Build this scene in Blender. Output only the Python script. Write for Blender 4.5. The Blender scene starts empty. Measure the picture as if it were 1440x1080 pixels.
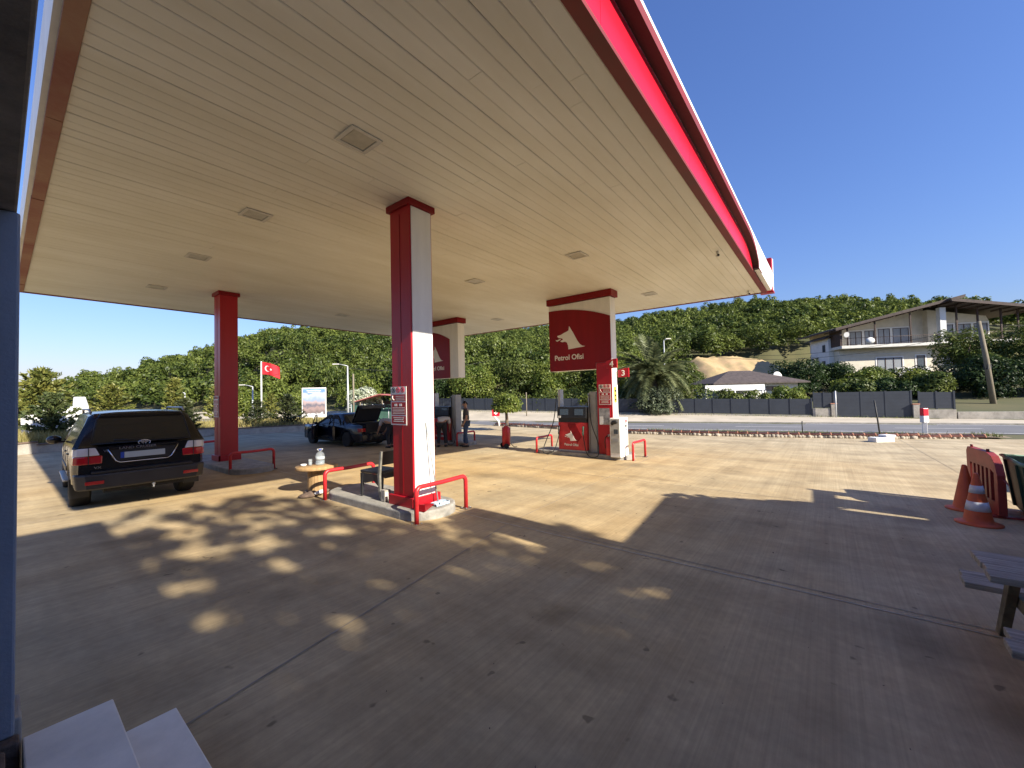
import bpy, bmesh, math, random
import numpy as np
from mathutils import Matrix, Vector
R = math.radians
SC = bpy.context.scene
COL = SC.collection
# ------------------------------------------------------------------ camera, sky, sun, exposure
EYE = 1.92
YAW, PITCH, ROLL = R(38.04), R(1.63), R(1.314)
_f = Vector((math.cos(YAW)*math.cos(PITCH), math.sin(YAW)*math.cos(PITCH), math.sin(PITCH)))
_r0 = Vector((math.sin(YAW), -math.cos(YAW), 0)); _u0 = _r0.cross(_f)
_r = _r0*math.cos(ROLL)-_u0*math.sin(ROLL); _u = _u0*math.cos(ROLL)+_r0*math.sin(ROLL)
cd = bpy.data.cameras.new("camera"); cam = bpy.data.objects.new("camera", cd); COL.objects.link(cam)
cd.sensor_width = 36; cd.lens = 566.5/1440*36; cd.clip_start = 0.02; cd.clip_end = 3000
cam.matrix_world = Matrix(((_r.x,_u.x,-_f.x,0),(_r.y,_u.y,-_f.y,0),(_r.z,_u.z,-_f.z,EYE),(0,0,0,1)))
SC.camera = cam
W = bpy.data.worlds.new("World"); SC.world = W; W.use_nodes = True
_n = W.node_tree.nodes; _bg = _n["Background"]
_sky = _n.new("ShaderNodeTexSky"); _sky.sky_type = 'NISHITA'; _sky.sun_disc = False
SUN_EL = R(29.7)
_sky.sun_elevation = SUN_EL; _sky.sun_rotation = R(183.4); _sky.altitude = 50; _sky.air_density = 1.6; _sky.dust_density = 0.6; _sky.ozone_density = 10.0
_tint = _n.new('ShaderNodeMix'); _tint.data_type = 'RGBA'; _tint.blend_type = 'MULTIPLY'; _tint.inputs[0].default_value = 1; _tint.inputs[7].default_value = (1.10, .93, 1.13, 1)
W.node_tree.links.new(_sky.outputs[0], _tint.inputs[6]); W.node_tree.links.new(_tint.outputs[2], _bg.inputs[0]); _bg.inputs[1].default_value = 0.079
ld = bpy.data.lights.new("sun", 'SUN'); ld.energy = 4.9; ld.angle = R(0.55); ld.color = (1.0, 0.92, 0.78)
sun = bpy.data.objects.new("sun", ld); COL.objects.link(sun); sun.location = (-2, -30, 20)
sun.rotation_euler = Vector((0.06, 1.0, -0.571)).to_track_quat('-Z', 'Y').to_euler()
SC.view_settings.view_transform = 'Standard'; SC.view_settings.look = 'None'
SC.view_settings.exposure = 1.13; SC.view_settings.gamma = 1
SC.render.engine = 'CYCLES'; SC.cycles.max_bounces = 8; SC.cycles.diffuse_bounces = 4; SC.cycles.transparent_max_bounces = 12
# ------------------------------------------------------------------ helpers
class MB:
    def __init__(s): s.v=[]; s.f=[]; s.m=[]; s.sm=[]
    def add(s, vs, fs, m=0, sm=False):
        b=len(s.v); s.v += [tuple(v) for v in vs]
        for q in fs: s.f.append([b+i for i in q]); s.m.append(m); s.sm.append(sm)
        return s
    def box(s,x0,x1,y0,y1,z0,z1,m=0):
        return s.add([(x0,y0,z0),(x1,y0,z0),(x1,y1,z0),(x0,y1,z0),(x0,y0,z1),(x1,y0,z1),(x1,y1,z1),(x0,y1,z1)],
            [(3,2,1,0),(4,5,6,7),(0,1,5,4),(1,2,6,5),(2,3,7,6),(3,0,4,7)],m)
    def obox(s,c,X,Y,Z,m=0):
        c=Vector(c);X=Vector(X)/2;Y=Vector(Y)/2;Z=Vector(Z)/2
        return s.add([c-X-Y-Z,c+X-Y-Z,c+X+Y-Z,c-X+Y-Z,c-X-Y+Z,c+X-Y+Z,c+X+Y+Z,c-X+Y+Z],
            [(3,2,1,0),(4,5,6,7),(0,1,5,4),(1,2,6,5),(2,3,7,6),(3,0,4,7)],m)
    def prism(s,poly,fn0,fn1,m=0,sm=False):
        n=len(poly); a=[fn0(*p) for p in poly]; b=[fn1(*p) for p in poly]
        s.add(a+b,[list(range(n-1,-1,-1)),list(range(n,2*n))],m)
        return s.add(a+b,[(i,(i+1)%n,n+(i+1)%n,n+i) for i in range(n)],m,sm)
    def ring(s,rings,m=0,sm=True,cap=True,closed=True):
        n=len(rings[0]); vs=[p for r in rings for p in r]; fs=[]
        for k in range(len(rings)-1):
            for i in range(n if closed else n-1):
                j=(i+1)%n; fs.append((k*n+i,k*n+j,(k+1)*n+j,(k+1)*n+i))
        s.add(vs,fs,m,sm)
        if cap and closed:
            s.add(rings[0],[list(range(n-1,-1,-1))],m); s.add(rings[-1],[list(range(n))],m)
        return s
    def tube(s,pts,r,n=10,m=0,cap=True):
        pts=[Vector(p) for p in pts]; rs=r if isinstance(r,(list,tuple)) else [r]*len(pts)
        t=(pts[1]-pts[0]).normalized(); a=Vector((0,0,1)) if abs(t.z)<.9 else Vector((1,0,0))
        nx=t.cross(a).normalized(); rings=[]
        for i,p in enumerate(pts):
            if i==0: tt=pts[1]-pts[0]
            elif i==len(pts)-1: tt=pts[-1]-pts[-2]
            else: tt=(pts[i+1]-p).normalized()+(p-pts[i-1]).normalized()
            tt.normalize(); nx=(nx-tt*nx.dot(tt)).normalized(); ny=tt.cross(nx)
            rings.append([p+(nx*math.cos(2*math.pi*k/n)+ny*math.sin(2*math.pi*k/n))*rs[i] for k in range(n)])
        return s.ring(rings,m,True,cap)
    def lathe(s,prof,c=(0,0,0),n=20,m=0,M=None):
        rings=[]
        for r,z in prof:
            ring=[Vector((r*math.cos(2*math.pi*k/n),r*math.sin(2*math.pi*k/n),z)) for k in range(n)]
            rings.append([(M@p if M else p)+Vector(c) for p in ring])
        return s.ring(rings,m)
    def ball(s,c,rx,ry,rz,n=12,k=8,m=0):
        c=Vector(c); rings=[]
        for j in range(k+1):
            t=-math.pi/2+math.pi*min(max(j,.02),k-.02)/k
            rings.append([c+Vector((rx*math.cos(t)*math.cos(2*math.pi*i/n),ry*math.cos(t)*math.sin(2*math.pi*i/n),rz*math.sin(t))) for i in range(n)])
        return s.ring(rings,m)
    def build(s,name,mats,parent=None,loc=None,bev=0,seg=2):
        me=bpy.data.meshes.new(name); me.from_pydata(s.v,[],s.f)
        mats=mats if isinstance(mats,(list,tuple)) else [mats]
        for q in mats: me.materials.append(q)
        me.polygons.foreach_set('material_index',s.m); me.polygons.foreach_set('use_smooth',s.sm)
        bm=bmesh.new(); bm.from_mesh(me); bmesh.ops.remove_doubles(bm,verts=bm.verts,dist=1e-5); bmesh.ops.recalc_face_normals(bm,faces=bm.faces); bm.to_mesh(me); bm.free()
        o=bpy.data.objects.new(name,me); COL.objects.link(o)
        if parent: o.parent=parent
        if loc: o.location=loc
        if bev:
            b=o.modifiers.new('bevel','BEVEL'); b.width=bev; b.segments=seg; b.limit_method='ANGLE'; b.angle_limit=R(40)
        return o
def npmesh(name,V,Q,mats,parent=None,loc=None,smooth=False,mi=None):
    V=np.asarray(V,np.float32); Q=np.asarray(Q,np.int32); k=Q.shape[1]
    me=bpy.data.meshes.new(name); me.vertices.add(len(V)); me.vertices.foreach_set('co',V.ravel())
    me.loops.add(Q.size); me.loops.foreach_set('vertex_index',Q.ravel())
    me.polygons.add(len(Q)); me.polygons.foreach_set('loop_start',np.arange(0,Q.size,k,dtype=np.int32))
    me.polygons.foreach_set('use_smooth',np.full(len(Q),smooth,bool))
    for q in (mats if isinstance(mats,(list,tuple)) else [mats]): me.materials.append(q)
    if mi is not None: me.polygons.foreach_set('material_index',np.asarray(mi,np.int32))
    me.update(calc_edges=True); me.validate()
    o=bpy.data.objects.new(name,me); COL.objects.link(o)
    if parent: o.parent=parent
    if loc: o.location=loc
    return o
def tag(o,label=None,cat=None,group=None,kind=None):
    for k,v in (('label',label),('category',cat),('group',group),('kind',kind)):
        if v: o[k]=v
    return o
def thing(name,label,cat,loc=(0,0,0),rz=0,group=None):
    o=bpy.data.objects.new(name,None); COL.objects.link(o); o.location=loc; o.rotation_euler=(0,0,rz); o.empty_display_size=.2
    return tag(o,label,cat,group)
def struct(o): o['kind']='structure'; return o
def dup(root,loc=None,rz=None,label=None,scale=None):
    def cp(o,par):
        c=o.copy(); COL.objects.link(c); c.parent=par
        for ch in list(o.children): cp(ch,c)
        return c
    r=cp(root,None)
    if loc is not None: r.location=loc
    if rz is not None: r.rotation_euler=(0,0,rz)
    if label: r['label']=label
    if scale: r.scale=(scale,)*3
    return r
def text(s,size,m,parent,loc,axes,name='lettering',ext=.004,align='LEFT',sx=1):
    cu=bpy.data.curves.new(name,'FONT'); cu.body=s; cu.size=size; cu.extrude=ext; cu.offset=size*.018; cu.align_x=align; cu.resolution_u=3
    t=bpy.data.objects.new(name,cu); COL.objects.link(t)
    bpy.context.view_layer.update()
    me=bpy.data.meshes.new_from_object(t.evaluated_get(bpy.context.evaluated_depsgraph_get())); bpy.data.objects.remove(t)
    X,Y=Vector(axes[0]),Vector(axes[1]); Z=X.cross(Y); L=Vector(loc)
    me.transform(Matrix(((X.x*sx,Y.x,Z.x,L.x),(X.y*sx,Y.y,Z.y,L.y),(X.z*sx,Y.z,Z.z,L.z),(0,0,0,1))))
    me.materials.clear(); me.materials.append(m); me.name=name
    o=bpy.data.objects.new(name,me); COL.objects.link(o)
    if parent: o.parent=parent
    return o
NX=((0,-1,0),(0,0,1))   # faces -x
NY=((1,0,0),(0,0,1))    # faces -y
# ------------------------------------------------------------------ materials
def mat(name,col,rough=.6,metal=0,noise=None,bump=None,spec=.5,coat=0,col2=None,rn=None,coord='Object',streak=None):
    m=bpy.data.materials.new(name); m.use_nodes=True; nt=m.node_tree; N=nt.nodes; L=nt.links; b=N['Principled BSDF']
    b.inputs['Base Color'].default_value=(*col,1); b.inputs['Roughness'].default_value=rough; b.inputs['Metallic'].default_value=metal
    b.inputs['Specular IOR Level'].default_value=spec
    if coat: b.inputs['Coat Weight'].default_value=coat; b.inputs['Coat Roughness'].default_value=.06
    tc=N.new('ShaderNodeTexCoord'); src=tc.outputs[coord]
    if streak:
        mp=N.new('ShaderNodeMapping'); mp.inputs['Scale'].default_value=streak; L.new(src,mp.inputs[0]); src=mp.outputs[0]
    if noise:
        t=N.new('ShaderNodeTexNoise'); t.inputs['Scale'].default_value=noise[0]; t.inputs['Detail'].default_value=6; t.inputs['Roughness'].default_value=.62; L.new(src,t.inputs[0])
        rp=N.new('ShaderNodeValToRGB'); rp.color_ramp.elements[0].position=.32; rp.color_ramp.elements[1].position=.68
        c2=col2 if col2 else tuple(max(0,c*(1-noise[1])) for c in col); c1=col if col2 else tuple(min(1,c*(1+noise[1]*.6)) for c in col)
        rp.color_ramp.elements[0].color=(*c2,1); rp.color_ramp.elements[1].color=(*c1,1); L.new(t.outputs[0],rp.inputs[0]); L.new(rp.outputs[0],b.inputs['Base Color'])
        if rn:
            mr=N.new('ShaderNodeMapRange'); mr.inputs[3].default_value=rn[0]; mr.inputs[4].default_value=rn[1]; L.new(t.outputs[0],mr.inputs[0]); L.new(mr.outputs[0],b.inputs['Roughness'])
    if bump:
        t2=N.new('ShaderNodeTexNoise'); t2.inputs['Scale'].default_value=bump[0]; t2.inputs['Detail'].default_value=5; L.new(src,t2.inputs[0])
        bp=N.new('ShaderNodeBump'); bp.inputs['Strength'].default_value=bump[1]; bp.inputs['Distance'].default_value=.02; L.new(t2.outputs[0],bp.inputs['Height']); L.new(bp.outputs[0],b.inputs['Normal'])
    return m
def glass(name,col,rough=.05,alpha=.35):
    m=mat(name,col,rough); b=m.node_tree.nodes['Principled BSDF']; b.inputs['Alpha'].default_value=alpha; return m
def leaf(name,c1,c2,scale=.35,trans=.35):
    m=bpy.data.materials.new(name); m.use_nodes=True; nt=m.node_tree; N=nt.nodes; L=nt.links; N.remove(N['Principled BSDF'])
    g=N.new('ShaderNodeNewGeometry'); t=N.new('ShaderNodeTexNoise'); t.inputs['Scale'].default_value=scale; t.inputs['Detail'].default_value=4; L.new(g.outputs['Position'],t.inputs[0])
    wn=N.new('ShaderNodeTexWhiteNoise'); 
    ad=N.new('ShaderNodeMath'); ad.operation='MULTIPLY_ADD'; ad.inputs[1].default_value=.35; L.new(g.outputs['Random Per Island'],ad.inputs[0]); L.new(t.outputs[0],ad.inputs[2])
    rp=N.new('ShaderNodeValToRGB'); rp.color_ramp.elements[0].position=.42; rp.color_ramp.elements[1].position=.92; rp.color_ramp.elements[0].color=(*c1,1); rp.color_ramp.elements[1].color=(*c2,1)
    L.new(ad.outputs[0],rp.inputs[0])
    d=N.new('ShaderNodeBsdfDiffuse'); tr=N.new('ShaderNodeBsdfTranslucent'); mx=N.new('ShaderNodeMixShader'); mx.inputs[0].default_value=trans
    gl=N.new('ShaderNodeBsdfGlossy'); gl.inputs['Roughness'].default_value=.45; gl.inputs['Color'].default_value=(.6,.6,.6,1); m2=N.new('ShaderNodeMixShader'); m2.inputs[0].default_value=.025
    L.new(rp.outputs[0],d.inputs[0]); L.new(rp.outputs[0],tr.inputs[0]); L.new(d.outputs[0],mx.inputs[1]); L.new(tr.outputs[0],mx.inputs[2])
    L.new(mx.outputs[0],m2.inputs[1]); L.new(gl.outputs[0],m2.inputs[2]); L.new(m2.outputs[0],N['Material Output'].inputs[0])
    return m
M={}
M['red']=mat('red_paint',(.38,.008,.016),.36,spec=.35,noise=(1.6,.12),rn=(.26,.45),streak=(2,2,.35))
M['deepred']=mat('dark_red_panel',(.22,.004,.008),.42,spec=.25,noise=(1.2,.15),rn=(.28,.48),streak=(2,2,.3))
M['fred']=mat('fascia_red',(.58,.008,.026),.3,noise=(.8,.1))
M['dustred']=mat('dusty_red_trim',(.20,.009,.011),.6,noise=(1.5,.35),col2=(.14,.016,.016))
M['recess']=mat('recess_shade_red',(.022,.004,.005),.6)  # near-black red: shade under the cornice overhang put into the colour
M['weathered']=mat('weathered_trim',(.36,.21,.13),.6,noise=(.55,.3),col2=(.22,.04,.03),bump=(14,.3))
M['hoopred']=mat('guard_rail_paint',(.50,.02,.025),.38,noise=(5,.25),bump=(60,.08))
M['white']=mat('white_panel',(.82,.81,.76),.45,noise=(1.3,.1),streak=(2,2,.4))
M['offwhite']=mat('off_white_paint',(.62,.60,.54),.5,noise=(3,.15))
M['logo']=mat('logo_white',(.78,.75,.68),.5)
M['stone']=mat('island_concrete',(.30,.285,.25),.85,noise=(4,.35),bump=(30,.5))
M['marble']=mat('marble_step',(.80,.75,.66),.5,noise=(2.2,.2),bump=(40,.05))
M['bluewall']=mat('blue_grey_wall',(.27,.30,.34),.7,noise=(2.5,.12),bump=(70,.15))
M['darkwall']=mat('weathered_beam',(.20,.195,.185),.9,noise=(3,.4),bump=(12,.6))
M['carblack']=mat('black_car_paint',(.005,.005,.007),.22,coat=.45,noise=(9,.3),spec=.3)
M['carnavy']=mat('navy_car_paint',(.007,.009,.017),.25,coat=.4,spec=.3)
M['bumper']=mat('bumper_grey',(.030,.027,.026),.42,noise=(4,.2))
M['rubber']=mat('tyre_rubber',(.018,.017,.016),.85,noise=(10,.3),bump=(40,.3))
M['black']=mat('black_plastic',(.012,.012,.013),.45,noise=(8,.3))
M['interior']=mat('dark_interior',(.02,.02,.022),.8)
M['chrome']=mat('chrome',(.62,.62,.64),.14,1)
M['steel']=mat('grey_steel',(.38,.39,.40),.4,.6,noise=(5,.15))
M['greypaint']=mat('grey_paint',(.30,.31,.31),.5,noise=(3,.15))
M['galv']=mat('galvanised_pole',(.45,.46,.46),.5,.3)
M['tglass']=mat('tinted_glass',(.010,.012,.013),.04,coat=.5)
M['winglass']=mat('window_glass',(.06,.08,.10),.05)
M['clear']=glass('clear_plastic',(.75,.82,.86),.05,.14)
M['water']=glass('water_fill',(.45,.58,.66),.05,.22)
M['tailred']=mat('tail_lamp_red',(.42,.008,.010),.12,coat=1)
M['tailwhite']=mat('tail_lamp_clear',(.62,.58,.58),.12,coat=1)
M['plate']=mat('number_plate',(.42,.46,.47),.4)
M['blue']=mat('blue_mark',(.02,.06,.35),.4)
M['yellow']=mat('yellow_sticker',(.7,.48,.05),.5)
M['wood']=mat('spool_wood',(.40,.25,.11),.7,noise=(3,.3),streak=(6,6,1),bump=(30,.3))
M['oldwood']=mat('weathered_wood',(.38,.33,.26),.85,noise=(4,.5),streak=(9,.7,9),bump=(22,.6))
M['oldwoodleg']=mat('mossy_wood',(.16,.125,.075),.85,noise=(6,.5),bump=(25,.5))
M['chairdark']=mat('dark_chair',(.022,.022,.024),.5,noise=(5,.3))
M['chairframe']=mat('worn_chair_frame',(.20,.19,.16),.6,noise=(9,.4))
M['orange']=mat('orange_plastic',(.50,.085,.022),.5,noise=(4,.2),bump=(30,.1))
M['barrier']=mat('faded_red_plastic',(.27,.035,.027),.5,noise=(3,.25),bump=(20,.15))
M['reflect']=mat('reflective_band',(.55,.57,.62),.35,noise=(9,.2))
M['dump']=mat('green_dumpster',(.025,.06,.04),.55,noise=(3,.35),bump=(20,.2))
M['dumprim']=mat('green_dumpster_rim',(.16,.28,.22),.5,noise=(4,.2))
M['tile']=mat('terracotta_tile',(.52,.23,.14),.8,noise=(5,.35),bump=(30,.3))
M['limestone']=mat('kerb_stone',(.36,.31,.24),.9,noise=(5,.4),bump=(16,.8))
M['fence']=mat('anthracite_fence',(.028,.034,.045),.5,noise=(2,.15))
M['conc']=mat('rough_concrete',(.36,.33,.28),.9,noise=(2.5,.3),bump=(14,.5))
M['render']=mat('cream_render',(.62,.57,.46),.85,noise=(1.2,.12),bump=(40,.1))
M['whitewall']=mat('white_render',(.72,.72,.70),.85,noise=(1.2,.1))
M['roofbrown']=mat('brown_roof_tiles',(.078,.060,.054),.85,noise=(3,.35),bump=(8,.6))
M['timber']=mat('dark_timber',(.05,.027,.02),.7,noise=(3,.3))
M['curtain']=mat('pale_curtain',(.26,.28,.30),.4,noise=(7,.25),streak=(6,6,.4))
M['wframe']=mat('brown_window_frame',(.055,.03,.022),.5)
M['utilpole']=mat('old_pole_wood',(.20,.17,.12),.9,noise=(3,.3),streak=(8,8,.6))
M['bark']=mat('bark',(.14,.10,.07),.95,noise=(5,.4),bump=(12,.8))
M['cable']=mat('black_cable',(.015,.015,.015),.6)
M['skin']=mat('skin',(.36,.20,.13),.55)
M['hair']=mat('dark_hair',(.012,.010,.009),.7,bump=(60,.4))
M['tgrey']=mat('charcoal_shirt',(.045,.042,.045),.85,bump=(25,.3))
M['twhite']=mat('white_shirt',(.55,.55,.55),.85,bump=(25,.3))
M['tlilac']=mat('pale_grey_shirt',(.34,.34,.38),.85,bump=(25,.3))
M['jeans']=mat('blue_jeans',(.035,.06,.12),.85,noise=(6,.3),bump=(40,.3))
M['trouser']=mat('dark_trousers',(.02,.02,.025),.85,bump=(30,.3))
M['flagred']=mat('flag_red',(.62,.015,.025),.8)
M['netgreen']=mat('green_shade_net',(.035,.09,.065),.9,noise=(2,.3))
M['netdark']=mat('dark_shade_cloth',(.02,.028,.025),.9)
M['redroof']=mat('red_sheet_roof',(.42,.13,.12),.7,noise=(3,.2))
M['soil']=mat('dry_soil',(.26,.19,.12),.95,noise=(1.5,.4),bump=(10,.6))
M['paper']=mat('white_paper',(.7,.7,.68),.7)
M['brownstone']=mat('brown_stone',(.16,.11,.08),.9,noise=(8,.4),bump=(30,.6))
# foliage
M['forest']=leaf('forest_leaf',(.022,.046,.011),(.170,.205,.042),.10,.3)
M['leafA']=leaf('bright_leaf',(.055,.095,.015),(.22,.25,.05),.5,.35)
M['leafB']=leaf('mid_leaf',(.034,.062,.014),(.145,.17,.038),.5,.3)
M['leafD']=leaf('dark_leaf',(.012,.028,.010),(.050,.080,.022),.5,.25)
M['leafgrey']=leaf('grey_green_leaf',(.055,.075,.040),(.15,.175,.10),.6,.3)
M['conif']=leaf('conifer_leaf',(.035,.060,.025),(.115,.135,.045),1.2,.2)
M['conifdark']=leaf('dark_conifer_leaf',(.022,.034,.018),(.075,.085,.03),1.2,.2)
M['conify']=leaf('yellow_conifer_leaf',(.085,.110,.025),(.24,.23,.055),1.2,.25)
M['palm']=leaf('palm_frond',(.055,.075,.030),(.21,.225,.10),.8,.25)
M['drygrass']=leaf('dry_grass',(.22,.19,.06),(.42,.36,.14),.6,.3)
M['greengrass']=leaf('green_grass',(.07,.11,.025),(.22,.23,.06),.6,.3)
M['flower']=leaf('white_blossom',(.3,.36,.2),(.6,.62,.5),1.5,.3)
# concrete yard
def yard_mat():
    m=bpy.data.materials.new('yard_concrete'); m.use_nodes=True; nt=m.node_tree; N=nt.nodes; L=nt.links; b=N['Principled BSDF']; b.inputs['Roughness'].default_value=.88; b.inputs['Specular IOR Level'].default_value=.3
    g=N.new('ShaderNodeNewGeometry'); P=g.outputs['Position']
    def noise(s,d=5,src=P,r=.6):
        t=N.new('ShaderNodeTexNoise'); t.inputs['Scale'].default_value=s; t.inputs['Detail'].default_value=d; t.inputs['Roughness'].default_value=r; L.new(src,t.inputs[0]); return t.outputs[0]
    def ramp(x,p0,c0,p1,c1):
        r=N.new('ShaderNodeValToRGB'); e=r.color_ramp.elements; e[0].position=p0;e[1].position=p1;e[0].color=(*c0,1);e[1].color=(*c1,1); L.new(x,r.inputs[0]); return r.outputs[0]
    def mix(a,c,f,mode='MIX'):
        x=N.new('ShaderNodeMix'); x.data_type='RGBA'; x.blend_type=mode
        if isinstance(f,float): x.inputs[0].default_value=f
        else: L.new(f,x.inputs[0])
        for k,q in ((6,a),(7,c)):
            if isinstance(q,tuple): x.inputs[k].default_value=(*q,1)
            else: L.new(q,x.inputs[k])
        return x.outputs[2]
    base=ramp(noise(.16,4),.36,(.54,.385,.185),.66,(.50,.415,.265))
    # distance from the forecourt islands: the yard is dustier and yellower round them
    sx=N.new('ShaderNodeVectorMath'); sx.operation='DISTANCE'; L.new(P,sx.inputs[0]); sx.inputs[1].default_value=(5.5,8.5,0)
    far=N.new('ShaderNodeMapRange'); far.inputs[1].default_value=4; far.inputs[2].default_value=17; L.new(sx.outputs['Value'],far.inputs[0])
    base=mix(base,(.525,.44,.29),far.outputs[0])
    base=mix(base,ramp(noise(1.1,6),.3,(.70,.69,.68),.7,(1.08,1.06,1.03)),.8,'MULTIPLY')
    base=mix(base,ramp(noise(14,5),.3,(.82,.82,.82),.7,(1.1,1.1,1.1)),.6,'MULTIPLY')
    mp=N.new('ShaderNodeMapping'); mp.inputs['Scale'].default_value=(.35,38,1); L.new(P,mp.inputs[0])
    br=noise(1.0,4,mp.outputs[0],.7)
    base=mix(base,ramp(br,.3,(.78,.77,.76),.7,(1.08,1.08,1.08)),.75,'MULTIPLY')
    mp2=N.new('ShaderNodeMapping'); mp2.inputs['Scale'].default_value=(.12,2.2,1); mp2.inputs['Rotation'].default_value=(0,0,.12); L.new(P,mp2.inputs[0])
    base=mix(base,ramp(noise(1.0,4,mp2.outputs[0]),.35,(.80,.77,.74),.6,(1.04,1.04,1.04)),.6,'MULTIPLY')
    mp3=N.new('ShaderNodeMapping'); mp3.inputs['Scale'].default_value=(1.5,.10,1); mp3.inputs['Rotation'].default_value=(0,0,.05); L.new(P,mp3.inputs[0])
    base=mix(base,ramp(noise(1.0,3,mp3.outputs[0]),.40,(.84,.82,.80),.58,(1.03,1.03,1.03)),.75,'MULTIPLY')   # wheel tracks along the pump lanes
    base=mix(base,ramp(noise(.75,3),.57,(1,1,1),.76,(.50,.49,.48)),.75,'MULTIPLY')      # old oil stains
    base=mix(base,ramp(noise(5.5,2),.70,(1,1,1),.745,(.35,.34,.33)),.7,'MULTIPLY')      # small spots
    L.new(base,b.inputs['Base Color'])
    bp=N.new('ShaderNodeBump'); bp.inputs['Strength'].default_value=.35; bp.inputs['Distance'].default_value=.006; L.new(br,bp.inputs['Height'])
    b2=N.new('ShaderNodeBump'); b2.inputs['Strength'].default_value=.3; b2.inputs['Distance'].default_value=.006; L.new(noise(60,3),b2.inputs['Height']); L.new(bp.outputs[0],b2.inputs['Normal']); L.new(b2.outputs[0],b.inputs['Normal'])
    return m
M['yard']=yard_mat()
M['joint']=mat('joint_filler',(.30,.25,.19),.95,noise=(6,.4),coord='Object')
M['jointpale']=mat('joint_edge',(.46,.40,.31),.95,noise=(6,.3))
M['asphalt']=mat('asphalt',(.15,.15,.155),.9,noise=(.25,.15),bump=(50,.3))
M['roadline']=mat('road_paint',(.62,.61,.58),.7,noise=(3,.25))
M['pave']=mat('pavement_dust',(.47,.41,.31),.92,noise=(.5,.2),bump=(20,.3))
M['terrain']=mat('hill_ground',(.055,.065,.022),.95,noise=(.12,.4),col2=(.115,.10,.042),bump=(.8,.5))
M['bank']=mat('earth_bank',(.48,.32,.17),.95,noise=(.5,.3),col2=(.30,.24,.11),bump=(1.6,1))
M['soffit']=mat('soffit_plank',(.85,.83,.73),.5,noise=(.45,.1),col2=(.72,.69,.57),bump=(3,.05),streak=(.7,2.2,1),spec=.4)
M['lens']=mat('light_lens',(.50,.48,.40),.35,noise=(6,.15))
M['gap']=mat('soffit_gap',(.50,.47,.38),.9)
# plan frame along the main road: a runs to the right along the road, b away from the station
CA,SA=math.cos(YAW),math.sin(YAW)
def V(a,b,z=0): return Vector((CA*b+SA*a, SA*b-CA*a, z))
def inv(x,y): return (SA*x-CA*y, CA*x+SA*y)
def GZ(x,y): return .068-.0191*x+.0021*y          # the yard falls gently towards the road
# ------------------------------------------------------------------ terrain, yard, roads
HZ=[(-40,.10),(-20,.11),(-14,.123),(-12.4,.134),(-9.4,.145),(-5.4,.162),(-1.4,.175),(2.5,.186),(6.7,.195),(11.4,.196),(16.5,.19),(22.9,.179),(30,.17),(40,.165),(54.6,.160),(60.9,.163),(65.1,.164),(68.6,.151),(71.5,.133),(74.6,.112),(77.1,.096),(79.8,.079),(82.5,.06),(84.7,.057),(87.4,.057),(92,.05),(120,.05)]
HA=[h[0] for h in HZ]; HT=[h[1] for h in HZ]
RIDGE=170.0
def zfence(a): return max(-.55,min(.35,-.47+.021*(30-a)))
def ridge_top(az): return np.interp(az,HA,HT)*RIDGE+EYE-5.0
def TZ(x,y):
    a,b=inv(x,y); n=b+.457*a
    P=GZ(x,y)-.04
    if n<28.6: return P
    if n<30.4: t=(n-28.6)/1.8; return P*(1-t)+(-.53)*t
    if n<37.9: return -.53
    zf=zfence(a)-.03
    if n<44: t=(n-37.9)/6.1; return -.50*(1-t)+zf*t
    d=(n-44)/1.1; z=zf+min(.115*d,3.9)
    r=math.hypot(x,y); az=math.degrees(math.atan2(y,x))
    r0=50 if az>30 else 62
    if r>r0:
        zr=ridge_top(az); s=(r-r0)/(RIDGE-r0)
        if az>70: s=max(0,(s-.25*min(1,(az-70)/8))/(1-.25*min(1,(az-70)/8)))
        if s<=1: h=3.0+(zr-3.0)*s**.95
        else: h=zr-(s-1)*18
        if a>29 and b<69: h=min(h,zf+min(.115*d,3.9))
        elif h>z:
            t=min(1,max(0,d/16.0)); z=z+(h-z)*t*t*(3-2*t)
    return z
def sheet(name,rows,m,skirt=0):
    n=len(rows[0]); Vv=[p for r in rows for p in r]
    Q=[(i*n+j,i*n+j+1,(i+1)*n+j+1,(i+1)*n+j) for i in range(len(rows)-1) for j in range(n-1)]
    return npmesh(name,Vv,Q,m,smooth=True)
rad=[0]+[3*1.055**k for k in range(0,88)]
rad=[r for r in rad if r<330]+[340]
rows=[]
for r in rad:
    row=[]
    for k in range(241):
        th=R(-180+1.5*k); x,y=r*math.cos(th),r*math.sin(th); row.append((x,y,TZ(x,y)))
    rows.append(row)
struct(sheet('hill_terrain',rows,M['terrain']))
# far ground out to the horizon
rows=[[(r*math.cos(R(5*k)),r*math.sin(R(5*k)),-3.0-.002*r) for k in range(73)] for r in (300,700,1500,2600)]
struct(sheet('plain',rows,M['terrain']))
KERB=[(26.9,-6.2),(26.28,-4.64),(24.51,-1.84),(23.07,1.78),(22.18,4.7),(21.5,8.46),(22.2,12.2),(22.75,15.4),(23.4,20.4)]   # tile edging line
def kx(y): return float(np.interp(y,[p[1] for p in KERB],[p[0] for p in KERB]))
WALLP=[(-14,19.0),(-4,21.5),(.92,24.1),(7.8,28.3),(12.74,26.6),(17.48,25.7),(20.5,24.9)]     # kerb wall of the planted bed
def wy(x): return float(np.interp(x,[p[0] for p in WALLP],[p[1] for p in WALLP]))
rows=[]
for i in range(61):
    y=-12+i*.6+ (0)
    y=-12+(25-(-12))*i/60
    xs=kx(min(max(y,-6.2),20.4))+( (y-20.4)*.3 if y>20.4 else 0)+(( -6.2-y)*.7 if y<-6.2 else 0)
    rows.append([(-16+(xs+16)*j/60,y,GZ(-16+(xs+16)*j/60,y)) for j in range(61)])
struct(sheet('yard_concrete',rows,M['yard']))
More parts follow.
